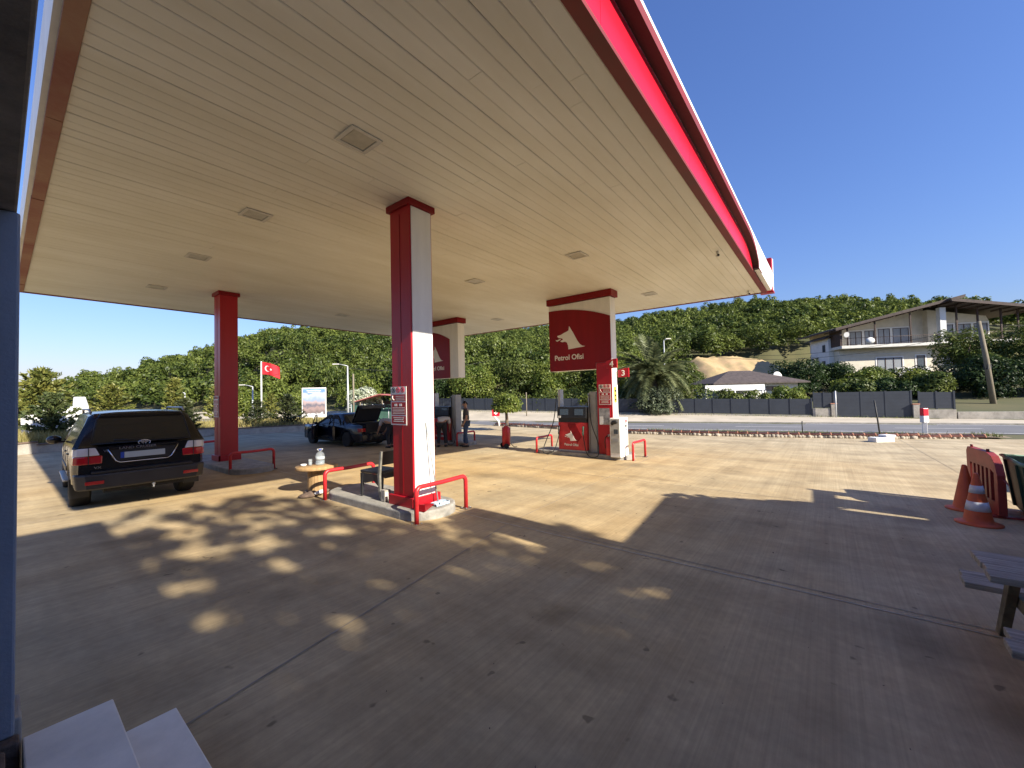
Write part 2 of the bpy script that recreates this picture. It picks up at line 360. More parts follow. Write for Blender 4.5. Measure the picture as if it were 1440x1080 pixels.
rows=[]
for j in range(61):
    x=-16+(24-(-16))*j/60; y1=max(25.0,wy(min(max(x,-14),20.5))+.2) if x<20.4 else 25.3
    y1=max(y1,25.01); rows.append([(x,25.0+(y1-25.0)*i/6,GZ(x,25.0+(y1-25.0)*i/6)) for i in range(7)])
struct(sheet('yard_apron',rows,M['yard']))
# joints between the poured slabs
def strip(name,pts,w,m,dz=.004):
    rows=[]
    pp=[Vector((p[0],p[1],0)) for p in pts]; ex=[]
    for p,q in zip(pp[:-1],pp[1:]):
        k=max(1,int((q-p).length/.7)); ex+= [p+(q-p)*t/k for t in range(k)]
    ex.append(pp[-1])
    for i,p in enumerate(ex):
        d=(ex[min(i+1,len(ex)-1)]-ex[max(i-1,0)]).normalized(); nrm=Vector((-d.y,d.x,0))*w/2
        rows.append([(c.x,c.y,GZ(c.x,c.y)+dz) for c in (p-nrm,p+nrm)])
    return struct(sheet(name,rows,m))
strip('yard_joint',[(4.88,-12),(4.86,20)],.012,M['joint'],.006)
strip('yard_joint',[(4.77,-12),(4.75,20)],.018,M['jointpale'],.005)
for xx in (9.05,13.6,18.2): strip('yard_joint',[(xx-.15,-12),(xx+.2,22)],.014,M['joint'])
for (p,q) in (((-.5,2.72),(4.7,3.85)),((4.95,3.9),(22,5.2)),((4.9,-2.5),(24.4,-2.4)),((-.5,9.9),(22,10.4)),((-.5,16.5),(22,16.8))): strip('yard_joint',[p,q],.013,M['joint'],.0075)
rc=random.Random(15)
for (x,y,dx,dy,n_) in ((1.2,4.6,.28,.10,9),(7.4,5.6,.30,.12,9)):
    pts=[(x,y)]
    for i in range(n_): x+=dx+rc.uniform(-.09,.09); y+=dy+rc.uniform(-.10,.10); pts.append((x,y))
    strip('yard_crack',pts,.006,M['joint'],.0085)
def vstrip(name,a0,a1,n0,n1,z,m,k=60,lift=0):
    rows=[]
    for i in range(k+1):
        a=a0+(a1-a0)*i/k; row=[]
        for n in (n0,n1):
            p=V(a,n-.457*a); p.z=z if not callable(z) else z(a,n)
            row.append(tuple(p+Vector((0,0,lift))))
        rows.append(row)
    return struct(sheet(name,rows,m))
vstrip('main_road',-170,130,30.6,37.75,-.515,M['asphalt'])
vstrip('road_edge_line',-170,130,31.05,31.2,-.510,M['roadline'])
vstrip('road_edge_line',-170,130,37.1,37.25,-.510,M['roadline'])
for i in range(-14,12): vstrip('road_dash',i*7.5,i*7.5+3.4,34.05,34.2,-.510,M['roadline'],3)
def pz(a,n): t=(n-37.9)/6.1; return -.44*(1-t)+(zfence(a))*t
vstrip('pavement',-60,70,37.9,43.9,pz,M['pave'])
vstrip('pavement_kerb',-60,70,37.72,37.9,lambda a,n:-.435,M['conc'])
k=MB()
for i in range(60):
    a=-60+i*130/60; p,q=V(a,37.72-.457*a),V(a+130/60,37.72-.457*(a+130/60)); k.add([(p.x,p.y,-.54),(q.x,q.y,-.54),(q.x,q.y,-.434),(p.x,p.y,-.434)],[(0,1,2,3)])
struct(k.build('kerb_face',M['conc']))
# planted verge beyond the kerb wall, left, and strip behind the tile edging
rows=[]
for j in range(71):
    x=-14+34.5*j/70; y0=wy(x)+.12; row=[]
    for i in range(13):
        y=y0+i*1.1; a,b=inv(x,y); n=b+.457*a
        t=min(1,max(0,(n-25.2)/4.6)); z=(GZ(x,y)+.36)*(1-t)+(-.50)*t
        if n>30.3: z=-.6
        row.append((x,y,z))
    rows.append(row)
struct(sheet('planted_verge',rows,M['soil']))
rows=[]
for i in range(60):
    y=-6.2+26.6*i/59; x0=kx(y)+.1; row=[]
    for j in range(5):
        x=x0+j*.75; a,b=inv(x,y); n=b+.457*a; t=min(1,max(0,(n-26.2)/4.0)); row.append((x,y,(GZ(x0,y)+.10)*(1-t)-.48*t if n<30.5 else -.6))
    rows.append(row)
struct(sheet('road_verge',rows,M['soil']))
# bare cut bank behind the bungalow
rng=np.random.default_rng(5)
rows=[]
for i in range(40):
    px=30+ (46-30)*i/39-4
    rows.append([tuple(V(px,57+9*j/11+math.sin(i*.5)*.5+rng.uniform(-.25,.25),3.2+4.3*(j/11)**.8*min(1,(i+4)/14)*(1-.25*max(0,(i-28)/12))+rng.uniform(-.12,.12))) for j in range(12)])
struct(sheet('earth_bank',rows,M['bank']))
# ------------------------------------------------------------------ grass
def blades(name,spots,m,h,w,seed):
    g=np.random.default_rng(seed); n=len(spots); S=np.array(spots); th=g.uniform(0,6.28,n); hh=h*g.uniform(.4,1.3,n); lean=g.normal(0,.35,(n,2))*hh[:,None]
    dx=np.cos(th)*w;dy=np.sin(th)*w
    A=S+np.stack([dx,dy,0*dx],1);B=S-np.stack([dx,dy,0*dx],1);C=S+np.stack([lean[:,0],lean[:,1],hh],1)
    Vv=np.stack([A,B,C],1).reshape(-1,3); Q=np.arange(3*n).reshape(-1,3)
    return tag(npmesh(name,Vv,Q,m),kind='stuff')
sp=[];rng=random.Random(3)
while len(sp)<26000:
    x=rng.uniform(-10,20); y=wy(x)+.2+abs(rng.gauss(0,4.5)); a,b=inv(x,y); n=b+.457*a
    if n>29.6: continue
    if rng.random()>.5+.5*math.sin(x*1.3+math.sin(y*1.7)): continue
    t=min(1,max(0,(n-25.2)/4.6)); sp.append((x,y,(GZ(x,y)+.36)*(1-t)-.5*t-.02))
tag(blades('dry_grass',sp,M['drygrass'],.42,.022,1),'dry yellow grass on the planted verge behind the low wall','grass')
sp=[]
while len(sp)<2600:
    y=rng.uniform(-6,20); x=kx(y)+.4+abs(rng.gauss(0,.9)); a,b=inv(x,y); n=b+.457*a
    if n>30.2 or rng.random()>.5+.5*math.sin(y*1.9): continue
    t=min(1,max(0,(n-26.2)/4.0)); sp.append((x,y,(GZ(x,y)+.10)*(1-t)-.48*t-.02))
for i in range(900):
    a=rng.uniform(-12,30); n=43.6+rng.uniform(-.5,.2); p=V(a,n-.457*a); sp.append((p.x,p.y,pz(a,n)-.02))
tag(blades('verge_weeds',sp,M['greengrass'],.20,.014,2),'green weeds behind the terracotta tile edging and along the fence foot','weeds')
# ------------------------------------------------------------------ kerb wall, tile edging
k=MB()
for (p,q) in zip(WALLP[:-1],WALLP[1:]):
    P0,P1=Vector((*p,0)),Vector((*q,0)); L=(P1-P0).length; c=(P0+P1)/2; z=GZ(c.x,c.y)
    k.obox((c.x,c.y,z+.17),(P1-P0)*1.004,Vector((-(P1-P0).y,(P1-P0).x,0)).normalized()*.16,(0,0,.42))
    k.obox((c.x,c.y,z+.405),(P1-P0)*1.006,Vector((-(P1-P0).y,(P1-P0).x,0)).normalized()*.24,(0,0,.05),1)
tag(k.build('kerb_wall',[M['conc'],M['brownstone']],bev=.012),'low concrete kerb wall with a dark capping along the planted bed','low wall')
te=thing('tile_edging','stone edging capped with terracotta ridge tiles along the roadside of the yard','edging',(KERB[4][0],KERB[4][1],0))
def topt(x,y,z): return (x-KERB[4][0],y-KERB[4][1],z)
k=MB(); g=random.Random(8)
yy=-5.0
tiles=[]
while yy<20.0:
    x=kx(yy); d=Vector((kx(yy+.3)-x,.3,0)).normalized(); nrm=Vector((-d.y,d.x,0)); z=GZ(x,yy)
    s=g.uniform(.14,.24); 
    c=Vector(topt(x,yy,z+.05)); k.ball(c+nrm*g.uniform(-.03,.03),s*.62,s*.62,g.uniform(.09,.13),7,5)
    yy+=s*.75*d.y
k.build('stone_base',M['limestone'],te)
yy=-5.3; i=0
while yy<19.8:
    x=kx(yy); d=Vector((kx(yy+.3)-x,.3,0)).normalized(); nrm=Vector((-d.y,d.x,0)); z=GZ(x,yy)
    L=.44; low = yy<-3.3
    zz=z+(.08 if low else .15)+g.uniform(-.008,.008); rr=.125 if low else .10
    t=MB(); c=Vector(topt(x,yy,zz)); rings=[]
    tw=g.uniform(-.05,.05); d2=(d+nrm*tw).normalized()
    for e,r1 in ((0,1.12),(.045,1.12),(.05,1.0),(L-.02,.93)):
        rings.append([c+d2*e+nrm*(rr*r1*math.cos(math.pi*q/8))+Vector((0,0,rr*r1*math.sin(math.pi*q/8))) for q in range(9)])
    for e,r1 in ((L-.02,.80),(0,.92)):
        rings.append([c+d2*e+nrm*(rr*r1*math.cos(math.pi*q/8))+Vector((0,0,rr*r1*math.sin(math.pi*q/8))) for q in range(9)])
    t.ring(rings,0,True,False,False); t.build('ridge_tile',M['tile'],te); yy+=(L-.015)*d.y; i+=1
# ------------------------------------------------------------------ canopy
CX0,CX1,CY0,CY1,ZC=.447,15.85,1.63,18.5,5.22
cn=thing('station_canopy','large flat canopy with planked cream ceiling and red and white fascia over the pumps','canopy',(CX0,5.33,ZC)); cn.rotation_euler=(.0062,0,0)
def cl(x,y,z): return (x-CX0,y-5.33,z-ZC)
k=MB(); g=random.Random(2); y=CY0
while y<CY1-.02:
    w=min(.197,CY1-y-.004); x=CX0; dz=g.uniform(-.0022,.0022)
    cuts=sorted([CX0]+[CX0+(g.uniform(2,6)+5.3*q) for q in range(2)]+[CX1])
    for x0,x1 in zip(cuts[:-1],cuts[1:]):
        d2=dz+g.uniform(-.0022,.0022); a=cl(x0+.002,y+.003,ZC+d2); b=cl(x1-.002,y+w,ZC+.02+d2); k.prism([(a[1],a[2]+.006),(a[1]+.012,a[2]),(b[1]-.012,a[2]),(b[1],a[2]+.004),(b[1],b[2]),(a[1],b[2])],lambda yy,zz:(a[0],yy,zz),lambda yy,zz:(b[0],yy,zz))
    y+=.2
a=cl(CX0,CY0,ZC+.03);b=cl(CX1,CY1,ZC+.05); k.box(a[0],b[0],a[1],b[1],a[2],b[2],1)
k.build('soffit',[M['soffit'],M['gap']],cn)
k=MB(); a=cl(CX0-.1,CY0-.05,ZC+.74);b=cl(CX1+.1,CY1+.1,ZC+.79); k.box(a[0],b[0],a[1],b[1],a[2],b[2]); k.build('roof_deck',M['offwhite'],cn)
# side towards the sun: underside strip, recessed red band, cornice and curved white end
YO=1.49
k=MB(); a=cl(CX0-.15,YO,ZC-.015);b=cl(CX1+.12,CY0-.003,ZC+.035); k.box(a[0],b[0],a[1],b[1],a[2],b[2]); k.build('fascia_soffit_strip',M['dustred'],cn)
k=MB(); x=CX0-.1
while x<12.9:
    x1=min(x+3.0,12.95); a=cl(x+.003,YO+.012,ZC+.037);b=cl(x1-.003,YO+.06,ZC+.56); k.box(a[0],b[0],a[1],b[1],a[2],b[2]); x=x1
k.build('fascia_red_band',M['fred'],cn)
arc=[(11.0-.0+1.75*math.sin(R(t)),.535-.50*(1-math.cos(R(t)))) for t in range(0,91,9)]     # lens shaped end of the recess
poly=[(CX0-.15,.77),(CX0-.15,.545)]+[(p[0],p[1]+.01) for p in arc]+[(12.78,.037)]
cor=[(CX0-.15,.775),(CX0-.15,.545)]+[(p[0],p[1]+.01) for p in arc]+[(CX1+.05,.037),(CX1+.05,.775)]
k=MB(); k.prism(cor,lambda x,z:cl(x,1.365,ZC+z),lambda x,z:cl(x,1.48,ZC+z)); k.build('fascia_cornice',M['white'],cn)
lo=[(CX0-.15,.552)]+[(q[0],q[1]+.014) for q in arc]+[(13.4,.040)]
k=MB(); k.prism(lo+[(13.4,.075)]+[(q[0]+.09*math.sin(R(9*i)),q[1]+.014+.115*math.cos(R(9*i))+.02) for i,q in reversed(list(enumerate(arc)))]+[(CX0-.15,.685)],lambda x,z:cl(x,1.352,ZC+z),lambda x,z:cl(x,1.3645,ZC+z)); k.build('cornice_lip',M['dustred'],cn)
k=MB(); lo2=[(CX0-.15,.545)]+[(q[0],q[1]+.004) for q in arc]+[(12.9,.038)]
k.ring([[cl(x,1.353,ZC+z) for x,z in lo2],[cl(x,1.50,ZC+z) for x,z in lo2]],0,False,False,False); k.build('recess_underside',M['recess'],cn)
k=MB(); rows2=[]
for j in range(11):
    t=j/10; zz=.04+.72*t; bul=.07*math.sin(math.pi*t)**.7
    rows2.append([cl(12.9+(CX1-12.9)*q/8, 1.362-bul*math.sin(math.pi*(.05+.95*q/8)*.5), ZC+zz) for q in range(9)])
k.ring(rows2,0,True,False,False); k.build('curved_end_panel',M['white'],cn)
k=MB(); a=cl(CX1+.135,1.30,ZC-.01);b=cl(CX1+.45,1.70,ZC+.05);k.box(a[0],b[0],a[1],b[1],a[2],b[2]); a=cl(CX1+.14,1.34,ZC+.052);b=cl(CX1+.36,1.66,ZC+1.16); k.box(a[0],b[0],a[1],b[1],a[2],b[2]); a=cl(CX1+.363,1.32,ZC+.06);b=cl(CX1+.46,2.6,ZC+1.18); k.box(a[0],b[0],a[1],b[1],a[2],b[2],1); k.build('corner_sign_end',[M['red'],M['white']],cn,bev=.01)
# other three sides
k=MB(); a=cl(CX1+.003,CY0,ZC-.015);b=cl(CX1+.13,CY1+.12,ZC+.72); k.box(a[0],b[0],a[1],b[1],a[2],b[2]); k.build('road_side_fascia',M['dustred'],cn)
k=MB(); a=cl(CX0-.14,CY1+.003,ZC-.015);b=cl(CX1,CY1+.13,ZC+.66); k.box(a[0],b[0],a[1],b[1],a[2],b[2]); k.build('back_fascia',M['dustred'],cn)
k=MB(); y=CY0
wid=[2.2,3.05,2.95,3.0,2.9,1.6,1.3]
for w in wid:
    y1=min(y+w,CY1); j=g.uniform(-.006,.006); a=cl(CX0-.14+j,y+.008,ZC-.02+j);b=cl(CX0-.003,y1-.008,ZC+.03+j); k.box(a[0],b[0],a[1],b[1],a[2],b[2]); y=y1
k.build('shop_side_strip',M['weathered'],cn)
k=MB(); a=cl(CX0-.19,CY0-.1,ZC+.04);b=cl(CX0-.12,CY1+.1,ZC+.76); k.box(a[0],b[0],a[1],b[1],a[2],b[2]); k.build('shop_side_fascia',M['white'],cn)
for (x,y) in ((10.42,1.93),(15.28,1.95)):
    c=thing('security_camera','small white security camera under the canopy edge, %s'%('further from the canopy corner' if x<12 else 'close to the canopy corner'),'camera',(x,y,5.16),R(200),group='cameras under the canopy edge')
    k=MB(); k.tube([(0,0,.045),(0,0,-.01)],.03,10); k.tube([(0,0,-.01),(.03,0,-.05)],.012,8); k.build('bracket',M['offwhite'],c)
    k=MB(); k.tube([(-.05,0,-.055),(.12,0,-.085)],.032,10); k.build('housing',M['offwhite'],c)
    k=MB(); k.tube([(.121,0,-.085),(.13,0,-.087)],.024,10); k.build('lens',M['black'],c)
lx=['in the row near the shop','in the middle row','in the row near the road']
i=0
for a_,x in enumerate((2.8,8.45,13.4)):
    for b_,y in enumerate((4.57,7.88,11.2,15.1)):
        z=ZC+.0062*(y-5.33)
        c=thing('ceiling_light','recessed ceiling light %s, %s'%(lx[a_],('first from the sunlit fascia','second from the sunlit fascia','third from the sunlit fascia','fourth from the sunlit fascia')[b_]),'ceiling light',(x,y,z-.004),0,'recessed canopy lights')
        k=MB(); s=.21
        for (x0,x1,y0,y1) in ((-s,s,-s,-s+.05),(-s,s,s-.05,s),(-s,-s+.05,-s+.05,s-.05),(s-.05,s,-s+.05,s-.05)): k.box(x0,x1,y0,y1,-.018,0)
        k.build('frame',M['offwhite'],c,bev=.003)
        k=MB(); k.box(-s+.062,s-.062,-s+.062,s-.062,-.009,-.002); k.build('lens',M['lens'],c)
        k=MB(); k.box(-s+.05,s-.05,-s+.05,s-.05,-.0015,0); k.build('light_well',M['gap'],c)
# ------------------------------------------------------------------ columns
def bars(k,x0,x1,z0,rowsn,dz,d,m=1,seed=1):
    gg=random.Random(seed)
    for q in range(rowsn):
        w=(x1-x0)*gg.uniform(.55,1); c=(x0+x1)/2; k.box(c-w/2,c+w/2,-d,-.002,z0-q*dz-dz*.5,z0-q*dz,m)
def column(x,y,label,white=True):
    z0=GZ(x+.25,y+.26)+.14; top=ZC+.0062*(y-5.33)
    c=thing('support_column',label,'column',(x,y,z0),0,'tall columns holding up the canopy')
    H_=top-z0; wx,wy_=.467,.523
    k=MB(); k.box(.0,wx,.0,wy_,0,H_-.01); k.build('shaft',M['red'],c,bev=.006)
    k=MB(); k.box(-.006,-.001,wy_*.49,wy_*.51,.2,H_-.2); k.build('panel_seam',M['deepred'],c)
    k=MB()
    if white:
        k.box(.03,wx-.02,-.012,-.002,.02,H_-.12); k.build('white_panel',M['white'],c)
    k=MB(); k.box(-.05,wx+.05,-.05,wy_+.05,H_-.11,H_-.003); k.build('capital',M['deepred'],c,bev=.008)
    k=MB(); k.box(-.06,wx+.06,-.06,-.013,-.12,.17); k.box(-.06,-.008,-.06,wy_+.06,-.12,.168); k.box(wx+.002,wx+.06,-.013,wy_+.06,-.12,.169); k.build('plinth',M['red'],c,bev=.006)
    return c,z0
c,zmain=column(4.16,5.33,'red support column with a white front face, nearest, beside the guard rail with the chair')
c,zleft=column(4.10,14.28,'plain red support column behind the black car',False)
def notice(loc,label,w=.40,h=.66,axis='x'):
    n=thing('notice_board',label,'notice',loc,0 if axis=='y' else R(-90),'safety notices on the columns')
    # local: board faces -y
    k=MB(); k.box(0,w,-.008,0,0,h); k.build('board',M['logo'],n)
    k=MB()
    for (a,b) in ((.02,.17),(.195,.47),(.49,.595)): pass
    k.box(.02,w-.02,-.010,-.0085,.02,.15); k.box(.02,w-.02,-.010,-.0085,.17,.38); k.box(.02,w-.02,-.010,-.0085,.40,.51); k.build('red_field',M['red'],n)
    k=MB()
    for q in range(3):
        k.box(.07+.02*(q%2),w-.07-.02*(q%2),-.012,-.0102,.115-.03*q,.127-.03*q)
    for q in range(5): k.box(.05,w-.05,-.012,-.0102,.285-.024*q,.293-.024*q)
    k.box(.10,.17,-.012,-.0102,.315,.355); k.box(.23,.30,-.012,-.0102,.315,.355)
    for q in range(3): k.box(.14,w-.05,-.012,-.0102,.475-.03*q,.483-.03*q)
    k.tube([(.055,-.011,.49),(.05,-.011,.455),(.065,-.011,.43),(.095,-.011,.42)],.008,6)
    k.build('printed_lines',M['logo'],n)
    k=MB()
    for q in range(3):
        cx=.075+q*.125; k.tube([(cx+.043*math.cos(t),-.0095,.585+.043*math.sin(t)) for t in np.linspace(0,6.2832,17)],.006,5,1 if q else 0)
        if q: k.tube([(cx-.03,-.0095,.615),(cx+.03,-.0095,.555)],.006,5,1)
        k.box(cx-.014,cx+.014,-.011,-.009,.56,.605,0)
    k.build('symbols',[M['black'],M['fred']],n)
    return n
notice((4.16-.012,5.87,1.47),'safety notice on the red face of the nearest column',.42,.64,'x')
notice((4.10-.012,14.80,1.47),'safety notice on the side of the column behind the black car',.42,.64,'x')
# ------------------------------------------------------------------ islands
def island(cx,y0,y1,w,label,h=.15):
    zb=GZ(cx,(y0+y1)/2); r=w/2; pts=[]
    for t in range(0,181,15): pts.append((r*math.cos(R(t)),(y1-y0)/2-r*.9+r*.9*math.sin(R(t))))
    for t in range(180,361,15): pts.append((r*math.cos(R(t)),-(y1-y0)/2+r*.9+r*.9*math.sin(R(t))))
    k=MB(); k.prism(pts,lambda x,y:(x,y,-.12),lambda x,y:(x,y,h-.004))
    o=k.build('pump_island',M['stone'],None,(cx,(y0+y1)/2,zb),bev=.03,seg=3)
    return tag(o,label,'island',group='raised concrete islands')
island(4.45,4.92,7.95,1.05,'worn concrete island under the nearest column and the chair')
island(4.28,11.95,16.6,1.08,'concrete island under the column behind the black car')
island(12.3,4.85,8.35,1.1,'concrete island under the fuel pump and the number 4 pillar')
island(12.35,11.85,15.4,1.1,'concrete island beside the standing man')
# ------------------------------------------------------------------ guard rails
def hoop(x0,y0,x1,y1,label):
    z=GZ((x0+x1)/2,(y0+y1)/2); h=thing('guard_rail',label,'guard rail',((x0+x1)/2,(y0+y1)/2,z),math.atan2(y1-y0,x1-x0),'red hoop guard rails at the islands')
    L=math.hypot(x1-x0,y1-y0)/2; r=.09; H_=.555; p=[(-L,0,-.02),(-L,0,H_-r)]
    for t in range(15,90,15): p.append((-L+r-r*math.cos(R(t)),0,H_-r+r*math.sin(R(t))))
    p.append((-L+r,0,H_)); p.append((0,.015,H_-.012)); p.append((L-r,0,H_))
    for t in range(75,0,-15): p.append((L-r+r*math.cos(R(t)),0,H_-r+r*math.sin(R(t))))
    p+= [(L,0,H_-r),(L,0,-.02)]
    k=MB(); k.tube(p,.036,12); k.build('hoop',M['hoopred'],h)
    for s in (-1,1):
        k=MB(); k.box(s*L-.07,s*L+.07,-.07,.07,-.01,.008); f=k.build('foot_plate',M['brownstone'],h)
        k=MB()
        for a in (-.05,.05):
            for b in (-.05,.05): k.tube([(s*L+a,b,.008),(s*L+a,b,.022)],.01,6)
        k.build('bolts',M['steel'],f)
hoop(3.94,4.98,5.02,5.0,'red guard rail in front of the nearest column')
hoop(3.87,7.62,4.93,7.64,'red guard rail between the chair and the cable spool table')
hoop(3.78,12.4,4.85,12.44,'red guard rail in front of the column behind the black car')
hoop(3.72,16.75,4.8,16.8,'red guard rail furthest behind the column by the black car')
hoop(11.92,4.72,12.95,4.72,'red guard rail in front of the white air and water cabinet')
hoop(11.82,8.2,12.9,8.25,'red guard rail to the left of the red fuel pump')
hoop(11.72,12.12,12.8,12.15,'red guard rail behind the standing man')
hoop(11.85,15.5,12.95,15.55,'red guard rail at the far end of the far pump island')
# ------------------------------------------------------------------ sign pillars
WOLF=[(190,462),(245,453),(292,432),(322,424),(358,408),(369,352),(392,392),(430,455),(478,545),(515,597),(548,622),(592,632),(560,637),(470,643),(350,653),(347,605),(330,562),(302,548),(262,552),(232,541),(240,530),(272,521),(262,503),(240,498),(208,492),(188,473)]
TONG=[(160,512),(182,520),(205,512),(238,505),(236,516),(208,527),(186,537),(168,528)]
def emblem(par,y0,z0,w,xf,name='wolf_emblem',m=None):
    s=w/430.0; k=MB()
    for P in (WOLF,TONG):
        k.prism([(-(p[0]-160)*s,(653-p[1])*s*1.0) for p in P],lambda u,v:(xf-.006,y0+u,z0+v),lambda u,v:(xf+.004,y0+u,z0+v))
    return k.build(name,m or M['logo'],par)
def sign_pillar(y0,label,mirror=False,nums=True):
    x=11.9; z0=GZ(x,y0)+.0
    s=thing('sign_pillar',label,'sign pillar',(x,y0,z0),0,'tall sign pillars at the pumps')
    top=ZC+.0062*(y0-5.33)-z0
    Y=(lambda a:a) if not mirror else (lambda a:a)
    if not mirror:
        k=MB(); k.box(.0,.39,.02,.54,.14,top-.23); k.build('shaft',M['white'],s,bev=.006)
        k=MB(); k.box(-.022,-.002,.03,.545,.14,3.05); k.build('red_face',M['red'],s,bev=.004)
        k=MB(); k.box(.0,.39,.545,2.31,2.86,top-.23); k.build('sign_box',M['white'],s,bev=.008)
        ya,yb=.03,2.30
    else:
        k=MB(); k.box(.0,.39,2.2,2.72,.14,top-.23); k.build('shaft',M['white'],s,bev=.006)
        k=MB(); k.box(-.022,-.002,2.2,2.72,.14,2.86); k.build('red_face',M['red'],s,bev=.004)
        k=MB(); k.box(.0,.39,0,2.195,2.86,top-.23); k.build('sign_box',M['white'],s,bev=.008)
        ya,yb=.50,2.18
    k=MB(); k.box(-.06,.45,-.05,(2.37 if not mirror else 2.78),top-.21,top-.003); k.build('capital',M['deepred'],s,bev=.008)
    crest=[]; n=16
    for i in range(n+1):
        t=i/n; zz=4.47+.44*(1-(1-t)**2.2)+.05; crest.append((ya+(yb-ya)*t,zz))
    poly=[(yb,2.86),(ya+( .0),2.86)]+crest
    if not mirror: poly=[(yb,2.86),(.56,2.86),(.56,3.055),(ya,3.055)]+crest
    k=MB(); k.prism(poly,lambda y,z:(-.024,y,z-z0*0),lambda y,z:(-.003,y,z)); k.build('sign_face',M['deepred'],s)
    w=1.12 if not mirror else 1.0; yy=(7.33-5.29) if not mirror else yb-.28
    emblem(s,yy,3.58,w,-.028)
    text('Petrol Ofisi',.245,M['logo'],s,(-.027,yy+.06,3.23),NX,sx=.98)
    return s
sp1=sign_pillar(5.29,'white and red sign pillar with the wolf sign, pump number 4 at its edge')
sp2=sign_pillar(12.14,'further wolf sign pillar half hidden behind the nearest column',True)
def numsign(loc,ch,label):
    n=thing('pump_number_sign',label,'number sign',loc,0,'pump number signs')
    k=MB(); k.prism([(.0,0),(.36,0),(.36,.23),(.12,.29),(0,.29)],lambda y,z:(-.03,y,z),lambda y,z:(.03,y,z)); k.build('plate',M['red'],n,bev=.004)
    text(ch,.25,M['logo'],n,(-.034,.24,.05),NX)
    return n
numsign((11.83,5.10,2.70),'4','red plate with number 4 on the near edge of the sign pillar')
numsign((12.25,4.90,2.42),'3','red plate with number 3 sticking out behind the sign pillar')
notice((11.9-.028,5.76,1.56),'safety notice on the red face of the number 4 pillar',.40,.64,'x')
n=thing('map_poster','framed grey poster below the safety notice on the number 4 pillar','poster',(11.872,5.80,.90),R(-90))
k=MB(); k.box(0,.42,-.02,0,0,.58); k.build('frame',M['red'],n,bev=.004)
k=MB(); k.box(.03,.39,-.024,-.021,.03,.55); k.build('sheet',mat('poster_print',(.42,.42,.42),.5,noise=(7,.8),col2=(.12,.12,.13)),n)
k=MB(); k.box(.05,.17,-.028,-.025,.03,.29); k.build('leaflet',M['paper'],n)
n=thing('warning_sticker','yellow warning sticker on the white edge of the number 4 pillar','sticker',(12.0,5.305,1.62))
k=MB(); k.box(0,.17,-.01,-.002,0,.5); k.build('film',M['yellow'],n)
k=MB()
for zz in (.06,.19,.34): k.box(.03,.14,-.013,-.0105,zz,zz+.07)
k.build('printed_lines',M['black'],n)
# fire extinguisher at the pillar
n=thing('fire_extinguisher','red fire extinguisher standing against the red foot of the number 4 pillar','extinguisher',(11.75,5.42,GZ(11.75,5.4)+.145))
k=MB(); k.lathe([(.0,0),(.085,.0),(.09,.02),(.09,.46),(.07,.53),(.03,.56)],n=16); k.build('cylinder',M['hoopred'],n)
k=MB(); k.tube([(0,0,.55),(0,0,.62)],.02,8); k.tube([(0,.02,.62),(0,-.11,.66)],.013,8); k.tube([(0,.02,.60),(0,-.10,.61)],.01,8); k.build('valve',M['steel'],n)
k=MB(); k.tube([(0,.03,.6),(-.02,.10,.55),(-.03,.12,.4),(-.02,.10,.2)],.014,8); k.build('hose',M['cable'],n)
